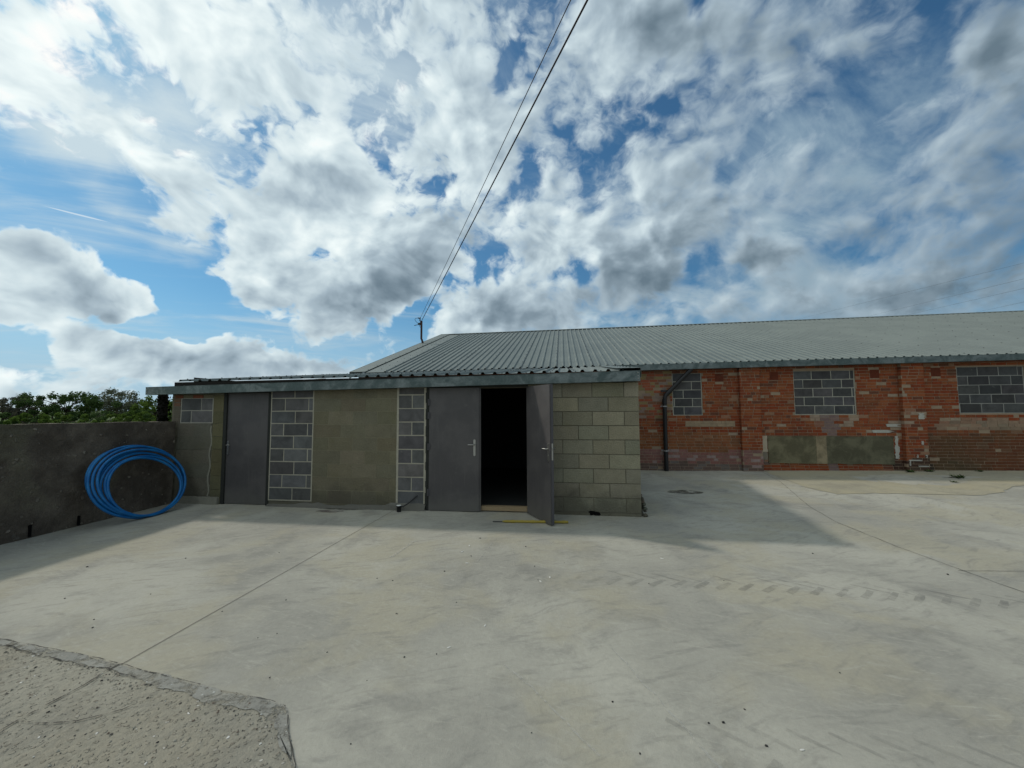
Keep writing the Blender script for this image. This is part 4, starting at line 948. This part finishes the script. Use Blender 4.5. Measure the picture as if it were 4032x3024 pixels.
# drainpipe
dp = MB(); zc = 1.92
A_ = Vector((3.40, 10.72, 2.70)); B_ = Vector((2.71, YB - 0.09, 1.98))
ds = (A_ - B_).normalized()
ptsd = [(2.70, YB - 0.09, 0.0), (2.70, YB - 0.09, 1.0), (2.705, YB - 0.09, 1.86)] + [tuple(Vector((2.705, YB - 0.09, 1.86)).lerp(B_ + ds * 0.1, t) + Vector((-0.018, 0, 0.02)) * math.sin(math.pi * t)) for t in (0.33, 0.66)] + [tuple(B_ + ds * 0.1), tuple(A_)]
dp.tube(ptsd, 0.053, 14)
for p, d, l in (((2.702, YB - .09, 1.78), Vector((0, 0, 1)), .12), (tuple(B_ + ds * 0.12), ds, .1), (tuple(A_ - ds * .12), ds, .1), ((2.7, YB - .09, .02), Vector((0, 0, 1)), .06)):
    p = Vector(p); dp.tube([p, p + d * l], 0.060, 14)
pipe = dp.build('drainpipe', M['black'], bn)
st = MB(); st.box((2.62, YB - 0.10, 2.10), (2.80, YB - 0.05, 2.15)); st.build('pipe_stub', M['black'], pipe)
for z in (1.70, 0.52):
    bm_ = MB(); bm_.tube([(2.70, YB - .09, z), (2.70, YB - .09, z + 0.028)], 0.0575, 14); bm_.box((2.61, YB - 0.03, z), (2.79, YB - 0.004, z + 0.028)); bm_.build('pipe_clip', M['strap'], pipe)


# ================================================================ boundary wall
random.seed(21)
wm = MB(); XW = -7.03
ztop = lambda y: 1.535 - 0.0148 * (y - 2.2)
ys = [-7 + 0.06 * i for i in range(221)]; NZ = 26
vs = []
for y in ys:
    for j in range(NZ + 1):
        z = -0.1 + (ztop(y) + 0.1 + 0.012 * mnoise.noise(Vector((y * 3, 0, 2))) + 0.008 * mnoise.noise(Vector((y * 11, 4, 2)))) * j / NZ
        d = 0.020 * mnoise.noise(Vector((y * 1.7, z * 2.2, 1))) + 0.012 * mnoise.noise(Vector((y * 6, z * 6, 4))) + 0.006 * mnoise.noise(Vector((y * 16, z * 16, 7)))
        lift = z / 0.36; fr = lift - math.floor(lift)                       # shutter board lifts
        if fr < 0.06: d -= 0.008
        vs.append((min(XW + d, -7.0), min(y, 6.248), z))
n = NZ + 1
wm.add(vs, [(i * n + j, (i + 1) * n + j, (i + 1) * n + j + 1, i * n + j + 1) for i in range(len(ys) - 1) for j in range(NZ)], 0)
tops = [vs[i * n + NZ] for i in range(len(ys))]
tv = tops + [(-7.27, t[1], t[2] + 0.008 * mnoise.noise(Vector((t[1] * 4, 9, 2)))) for t in tops] + [(-7.27, t[1], -0.1) for t in tops]
k = len(tops)
wm.add(tv, [(i, i + 1, k + i + 1, k + i) for i in range(k - 1)] + [(k + i, k + i + 1, 2 * k + i + 1, 2 * k + i) for i in range(k - 1)], 0)
wm.add([(XW, -7, -.1), (-7.27, -7, -.1), (-7.27, -7, 1.66), (XW, -7, 1.66)], [(0, 1, 2, 3)])
bwall = wm.build('boundary_wall', M['wall']); tag(bwall, 'low dark weathered concrete wall running along the left of the yard', 'wall')
sl = MB()
for y, h in ((4.32, 0.15), (4.84, 0.13)): sl.box((XW - 0.02, y - 0.012, 0.02), (XW + 0.026, y + 0.012, 0.02 + h))
sl.build('drain_slot_shade', M['cavity_shade'], bwall)  # solid dark boxes, coloured as the shade inside the slots

# ivy-clad post under the gutter end
pt = thing('ivy_post', (-7.45, 6.32, 0), 'dark ivy-clad post under the left end of the lean-to gutter', 'post')
pm = MB(); pm.tube([(-7.45, 6.32, -.06), (-7.45, 6.32, 1.0), (-7.46, 6.32, 1.97)], 0.075, 8); pm.build('post', M['dark_timber'], pt)
iv = MB()
for i in range(900):
    z = random.uniform(0.0, 1.93); t = random.uniform(0, 2 * math.pi); r = 0.08 + 0.055 * abs(mnoise.noise(Vector((z * 4, math.cos(t), math.sin(t))))) + random.uniform(0, .012)
    c = Vector((-7.455 + 0.025 * math.sin(z * 5) + r * math.cos(t), 6.32 + r * math.sin(t), z)); s_ = random.uniform(.015, .03)
    nr = Vector((math.cos(t), math.sin(t), random.uniform(-.5, .5))).normalized(); a = nr.orthogonal().normalized(); b = nr.cross(a); g = random.random() * .4
    iv.add([c - a * s_, c - b * s_ * .7, c + a * s_, c + b * s_ * .7], [(0, 1, 2, 3)], 0, (g, g, g))
M['ivy'] = m_leaf('dead ivy', (0.004, 0.005, 0.003), (0.010, 0.012, 0.007), (0.018, 0.022, 0.010))
iv.build('ivy', M['ivy'], pt)

# ================================================================ blue pipe coil leaning on the wall
hs = MB(); bot = Vector((-6.50, 5.33, 0.022)); topd = (Vector((-6.95, 5.44, 1.13)) - bot).normalized(); sd = Vector((0, 1, 0)); sd = (sd - topd * sd.dot(topd)).normalized(); nrm = sd.cross(topd).normalized()
if nrm.x < 0: nrm = -nrm
pts = []
loops = [(0.700, 0.585, 0.0, 0.0), (0.685, 0.575, 0.012, 0.03), (0.692, 0.570, 0.0, 0.05), (0.655, 0.555, 0.035, 0.02), (0.612, 0.525, 0.03, 0.04), (0.585, 0.515, 0.06, 0.01), (0.59, 0.50, 0.045, 0.06), (0.53, 0.465, 0.05, 0.02)]
NL = 72; tot = NL * len(loops)
for i in range(tot):
    u = i / NL; a = int(u); f = u - a; A = loops[a]; B = loops[min(a + 1, len(loops) - 1)]; f = f * f * (3 - 2 * f)
    ra, rb_, ox, lay = [A[q] + (B[q] - A[q]) * f for q in range(4)]
    t = 2 * math.pi * (i % NL) / NL - math.pi / 2
    cxy = rb_ + 0.03 * (0.585 - rb_)
    wob = 0.008 * math.sin(3 * t + a * 2)
    p = bot + topd * (cxy + (rb_ + wob) * math.sin(t)) + sd * (ox + (ra + wob) * math.cos(t)) + nrm * (0.022 + 0.017 * (a % 4) + lay * 0.5 * (0.5 + 0.5 * math.sin(t)) - 0.03 * (1 - math.sin(t)) * .5)
    p.z = max(p.z, 0.0225); p.x = max(p.x, -6.985); p.y = min(p.y, 6.21)
    pts.append(p)
hs.tube(pts, 0.0185, 12); co = hs.build('pipe_coil', M['hose']); tag(co, 'coil of bright blue plastic water pipe leaning against the boundary wall', 'pipe coil')

# ================================================================ small things by the doors
rd = thing('yellow_rod', (-0.45, 5.74, 0), 'dirty yellow notched plastic rod with a thin dark tip lying by the open door', 'rod')
ym = MB(); a, b = Vector((-0.905, 5.715, 0.019)), Vector((0.055, 5.785, 0.019)); d = b - a
pr_, rr_ = [], []
for i in range(41):
    t = i / 40; pr_.append(a + d * t); q = 0.0185
    if i in (0,): q = 0.008
    if i == 1: q = 0.014
    for nt in (0.16, 0.30, 0.46, 0.63, 0.80, 0.94):
        if abs(t - nt) < 0.02: q = 0.023
    rr_.append(q)
ym.tube(pr_, rr_, 10); ym.build('sleeve', M['yellow'], rd)
tm2 = MB(); tm2.tube([Vector((-1.05, 5.722, 0.012)), Vector((-0.895, 5.716, 0.018))], 0.006, 8); tm2.build('tip', M['black'], rd)

cp = thing('capped_pipe', (-2.687, 6.155, 0), 'short black pipe stub with a white lid at the foot of the block wall', 'pipe stub')
cm = MB(); c = Vector((-2.687, 6.12, 0)); cm.tube([c, c + Vector((0, 0, .085)), c + Vector((0, 0, .086)), c + Vector((0, 0, .1))], [.036, .036, .043, .043], 16); cm.build('pipe', M['black'], cp)
cm = MB(); cm.tube([c + Vector((0, 0, .1)), c + Vector((0, 0, .104)), c + Vector((0, 0, .106))], [.039, .039, .03], 16); cm.build('lid', M['white'], cp)
cm = MB(); cm.tube([c + Vector((0.03, 0.0, .075)), c + Vector((.07, .015, .085)), c + Vector((.13, .05, .12)), c + Vector((.19, .08, .17)), c + Vector((.25, .11, .225)), c + Vector((.275, .15, .24))], 0.011, 8); cm.build('hose_tail', M['black'], cp)

# ================================================================ service mast and overhead lines
ps = thing('service_mast', (-6.2, 16.35, 4.67), 'thin brown service mast standing on the barn roof edge', 'mast')
pm = MB(); PX, PY = -6.21, 16.3
pm.tube([(PX + .07, PY, 4.60), (PX + .03, PY, 4.74), (PX, PY, 4.80), (PX, PY, 5.60)], 0.045, 10); pm.build('pole', M['rust'], ps)
im = MB(); im.tube([(PX - .06, PY - .03, 5.60), (PX - .06, PY - .03, 5.64), (PX - .06, PY - .03, 5.66), (PX - .06, PY - .03, 5.72), (PX - .06, PY - .03, 5.76)], [.02, .035, .02, .035, .012], 10); im.tube([(PX - .06, PY - .03, 5.62), (PX - .045, PY, 5.5)], 0.012, 6)
im.build('insulator', M['black'], ps)
im = MB(); im.hexa([(PX - .16, PY - .02, 5.47), (PX - .03, PY - .02, 5.38), (PX - .03, PY + .02, 5.38), (PX - .16, PY + .02, 5.47), (PX - .14, PY - .02, 5.52), (PX - .03, PY - .02, 5.52), (PX - .03, PY + .02, 5.52), (PX - .14, PY + .02, 5.52)])
im.tube([(PX - .05, PY, 5.46), (PX - .33, PY - .02, 5.40)], 0.014, 6); im.build('bracket', M['black'], ps)
im = MB(); im.tube([(PX - .07, PY - .03, 5.71), (PX - .16, PY - .03, 5.735), (PX - .27, PY - .03, 5.72), (PX - .30, PY - .03, 5.66), (PX - .25, PY - .02, 5.58), (PX - .17, PY, 5.50), (PX - .04, PY, 5.30)], 0.010, 6); im.tube([(PX - .10, PY - .03, 5.72), (PX - .15, PY - .03, 5.735)], 0.026, 8); im.build('jumper_wire', M['wire'], ps)
def span(name, p0, px, hgt, r, label, sag=0.25, group=None):
    d = ray(*px); p1 = CAM + d * ((hgt - CAM.z) / d.z)
    p0 = Vector(p0); dr = (p1 - p0); far = p0 + dr * 2.6
    mb = MB(); pts = []
    for i in range(61):
        t = i / 60; p = p0.lerp(far, t); q = 1 / 2.6
        s0 = -4 * sag * t * (1 - t); s1 = -4 * sag * q * (1 - q); p.z += s0 - s1 * (t / q if t < q else 1.0) if t < q else s0 - s1
        pts.append(p)
    mb.tube(pts, r, 8); return tag(mb.build(name, M['wire']), label, 'cable', group)
span('overhead_cable', (PX + .01, PY - .02, 5.60), (2316, -6), 6.3, 0.0125, 'thick dark overhead cable running from the mast top over the yard', 0.08)
span('overhead_cable', (PX - .05, PY - .05, 5.70), (2250, -6), 6.5, 0.0065, 'thinner overhead cable to the left of the thick one', 0.08)
for i, (a, b) in enumerate(((((3150, 1255)), (4060, 1028)), ((3400, 1250), (4060, 1091)), ((3560, 1243), (4060, 1129)), ((3860, 1226), (4060, 1183)))):
    p0 = CAM + ray(*a) * 170; p1 = CAM + ray(*b) * 95; d = p1 - p0
    mb = MB(); mb.tube([p0 - d * .8, p0, p1, p1 + d * .8], 0.016, 6)
    o = mb.build('power_line', M['far_wire']); tag(o, ['topmost distant power line above the barn roof', 'second distant power line from the top above the barn roof', 'third distant power line from the top above the barn roof', 'lowest distant power line just over the right end of the barn ridge'][i], 'power line', 'distant power lines behind the barn')

# ================================================================ trees beyond the wall
def tree(name, base, height, width, shape, leaf, label, cat, group, seed, nclump=26, nleaf=52, leafs=0.2, trunk=True, low=0.12, gap=0.0):
    rnd = random.Random(seed)
    t = thing(name, base, label, cat, group)
    bx, by, bz = base
    lf = MB(); clumps = []
    for i in range(nclump):
        for _ in range(40):
            u, v, ww = rnd.uniform(-1, 1), rnd.uniform(-1, 1), rnd.uniform(low, 1)
            if u * u + v * v < shape(ww) ** 2 and (u * u + v * v > (shape(ww) * 0.45) ** 2 or ww > .75): break
        r = rnd.uniform(0.12, 0.24) * min(width, height) * 0.75
        clumps.append((Vector((bx + u * width / 2, by + v * width / 2, bz + ww * height)), r))
    for c, r in clumps:
        for q in range(int(nleaf * 1.6)):
            d = Vector((rnd.gauss(0, 1), rnd.gauss(0, 1), rnd.gauss(0, .75))).normalized() * r * rnd.uniform(0.45, 1.08)
            p = c + d; s_ = leafs * rnd.uniform(0.35, 1.0)
            nr = (d.normalized() + Vector((rnd.uniform(-.8, .8), rnd.uniform(-.8, .8), rnd.uniform(-.3, .9)))).normalized(); a = nr.orthogonal().normalized(); a.rotate(Matrix.Rotation(rnd.uniform(0, 6.28), 3, nr)); b = nr.cross(a)
            g = min(1, max(0, 0.5 + rnd.uniform(-.35, .35))); 
            lf.add([p - a * s_, p - b * s_ * .55 + nr * s_ * .15, p + a * s_, p + b * s_ * .55 + nr * s_ * .1], [(0, 1, 2, 3)], 0, (g, g, g))
    lf.build('crown', leaf, t)
    tk = MB(); h0 = height * 0.5
    tk.tube([(bx, by, bz - .1), (bx + .03 * width, by, bz + h0 * .5), (bx, by, bz + h0)], [height * .045, height * .035, height * .02], 7)
    for c, r in clumps[::3]:
        s0 = Vector((bx, by, bz + h0 * rnd.uniform(.35, .95))); mid = s0.lerp(c, .5) + Vector((0, 0, .05 * height)); tk.tube([s0, mid, c], [height * .016, height * .011, height * .004], 5, caps=False)
    tk.build('trunk', M['bark'], t); return t
def spot(px, dist):
    d = ray(px, 1617); k = dist / math.hypot(d.x, d.y); return (d.x * k, d.y * k, -0.06)
dome = lambda w_: math.sqrt(max(0, 1 - (w_ * 1.05 - 0.1) ** 2)) * (0.75 + .25 * w_)
spread = lambda w_: (0.35 + 0.75 * w_) if w_ < .6 else math.sqrt(max(0, 1 - ((w_ - .6) / .42) ** 2))
flat = lambda w_: math.sqrt(max(0, 1 - w_ ** 2 * .96))
GT = 'trees beyond the boundary wall'; GB = 'bushes along the field edge beyond the wall'
h = lambda px_top, dist: 1.68 + 0.06 + (1617 - px_top) / 1514 * dist * 1.05
tree('tree', spot(10, 92), h(1584, 92), 8.5, dome, M['leaf_brown'], 'dark bronze leaved tree at the far left edge', 'tree', GT, 1, 34, 60, .24)
tree('tree', spot(105, 98), h(1585, 98), 6.2, spread, M['leaf_brown'], 'sparse bronze tree with sky showing through beside the leftmost tree', 'tree', GT, 2, 20, 40, .22)
tree('tree', spot(262, 90), h(1572, 90), 11.5, spread, M['leaf_dark'], 'broad dark green spreading tree in the middle of the tree line', 'tree', GT, 3, 52, 62, .24)
tree('tree', spot(205, 86), h(1604, 86), 7.0, dome, M['leaf_dark'], 'lower dark green tree on the left flank of the broad spreading tree', 'tree', GT, 9, 26, 55, .24)
tree('tree', spot(458, 100), h(1562, 100), 9.2, dome, M['leaf_grey'], 'tall rounded grey green tree right of the gap', 'tree', GT, 4, 60, 70, .22)
tree('tree', spot(545, 96), h(1592, 96), 5.5, dome, M['leaf_grey'], 'narrow grey green tree between the rounded tree and the ivy post', 'tree', GT, 5, 28, 55, .22)
tree('tree', spot(612, 84), h(1584, 84), 7.0, dome, M['leaf_bright'], 'lighter green tree directly left of the ivy post', 'tree', GT, 6, 40, 60, .22)
tree('tree', spot(690, 90), h(1582, 90), 5.0, spread, M['leaf_brown'], 'thin tree seen between the ivy post and the lean-to', 'tree', GT, 7, 18, 36, .2)
for i, (px, top, wd, dist, lf_, lab) in enumerate(((20, 1640, 7, 60, 'leaf_dark', 'dark bush at the far left above the wall top'), (95, 1632, 7, 58, 'leaf_bright', 'bright green bush left of centre above the wall'), (165, 1628, 6, 62, 'leaf_bright', 'yellow green bush below the broad spreading tree'), (250, 1636, 6, 60, 'leaf_dark', 'dark green bush under the broad spreading tree'), (335, 1636, 7, 56, 'leaf_bright', 'bright green bush at the foot of the sky gap'), (415, 1634, 7.5, 58, 'leaf_bright', 'bright green bush under the rounded grey tree'), (470, 1612, 6, 70, 'leaf_dark', 'dark bush in front of the rounded grey tree'), (520, 1630, 6, 60, 'leaf_bright', 'green bush below the narrow grey tree'), (600, 1618, 7, 60, 'leaf_dark', 'dark rounded bush just left of the ivy post'), (655, 1632, 5, 58, 'leaf_bright', 'small green bush behind the ivy post'), (-70, 1630, 8, 60, 'leaf_dark', 'dark bush just outside the left edge of the view'))):
    tree('bush', spot(px, dist), 1.68 + .06 - (top - 1617) / 1514 * dist * .9 + .25, wd, flat, M[lf_], lab, 'bush', GB, 40 + i, 26, 60, .15, low=0.02)

# ================================================================ weeds and litter
def weed(x, y, s, seed, label):
    rnd = random.Random(seed); mb = MB(); z = gz(x, y) + 0.006
    for i in range(34):
        a = rnd.uniform(0, 6.28); l = s * rnd.uniform(.4, 1); e = rnd.uniform(.1, 1.0); w_ = l * .16
        d = Vector((math.cos(a) * math.cos(e), math.sin(a) * math.cos(e), math.sin(e) * .7)); n_ = Vector((-math.sin(a), math.cos(a), 0))
        o_ = Vector((x + rnd.uniform(-.5, .5) * s, y + rnd.uniform(-.2, .2) * s, z)); g = rnd.random()
        mb.add([o_, o_ + d * l * .5 + n_ * w_, o_ + d * l, o_ + d * l * .5 - n_ * w_], [(0, 1, 2, 3)], 0, (g, g, g))
    tag(mb.build('weed', M['leaf_dark']), label, 'weed', 'weeds in the concrete by the brick wall')
weed(8.34, 10.62, .13, 1, 'low weed at the foot of the second brick pier'); weed(8.72, 9.9, .17, 2, 'tallest weed tuft on the sandy concrete'); weed(8.2, 9.42, .08, 3, 'tiny weed nearest the camera on the sandy concrete'); weed(9.9, 10.72, .10, 4, 'weed against the wall under the right-hand blocked window')
weed(8.8, 10.7, .10, 5, 'weed against the wall just right of the second brick pier')
def pebble_mesh(seed, m_):
    mb = MB(); lump(mb, 0, 0, 0.0, 1, .75, .6, (1, 1, 1), seed); o = mb.build('pebble', m_); return o
random.seed(77)
protos = [pebble_mesh(i * 3.7, M['stone']) for i in range(4)]; used = [False] * 4
PEB = [(1855, 2190), (731, 2199), (1099, 2177), (343, 2233), (255, 2357), (365, 2472), (593, 2340), (370, 2440), (1126, 2363), (1091, 2495), (1015, 2512), (1062, 2672), (875, 2408), (1565, 2418), (1797, 2373), (1445, 2680), (1592, 2588), (1719, 2576), (1381, 2930), (2093, 2886), (2412, 2764), (2520, 2968), (2791, 2848), (2848, 2846), (3018, 2938), (2932, 2794), (3307, 2650), (1485, 2278), (1546, 2287), (1750, 2250), (2105, 2230), (2118, 2284), (2222, 2217), (3732, 2263), (2850, 2287), (3200, 2180), (2555, 2298), (2070, 2153), (1890, 2120), (1560, 2417), (1288, 2569), (400, 2684), (118, 2752), (189, 2809), (215, 2784), (620, 2928), (955, 2882), (470, 3010), (520, 2715), (790, 2745)]
for i, (px, py) in enumerate(PEB):
    k = i % 4; o = protos[k] if not used[k] else protos[k].copy()
    if used[k]: COL.objects.link(o)
    used[k] = True
    p = G(px, py); dist = (p - CAM).length; s_ = dist * random.uniform(2.0, 3.6) / 1514 * (0.85 if dist > 3 else 1.15)
    o.location = (p.x, p.y, gz(p.x, p.y) + s_ * .35 + (0.005 if p.y < 2.35 and p.x < -1.3 else 0)); o.scale = (s_, s_, s_ * .8); o.rotation_euler = (0, 0, random.uniform(0, 6))
    tag(o, 'small dark pebble lying loose on the concrete yard', 'pebble', 'dark pebbles scattered over the yard')
CH = [(1820, 2173), (1838, 2218), (2128, 2290), (2165, 2274), (1909, 2464), (1767, 2550), (2606, 2200), (3158, 2954), (1848, 2150)]
cm0 = pebble_mesh(2.2, M['chip']); cm0.name = 'stone_chip'
for i, (px, py) in enumerate(CH):
    o = cm0 if i == 0 else cm0.copy()
    if i: COL.objects.link(o)
    p = G(px, py); s_ = (p - CAM).length * 5 / 1514
    o.location = (p.x, p.y, s_ * .2); o.scale = (s_ * 1.3, s_ * .7, s_ * .4); o.rotation_euler = (0, 0, random.uniform(0, 3))
    tag(o, 'small pale chip lying on the grey concrete yard', 'chip', 'pale chips scattered over the yard')
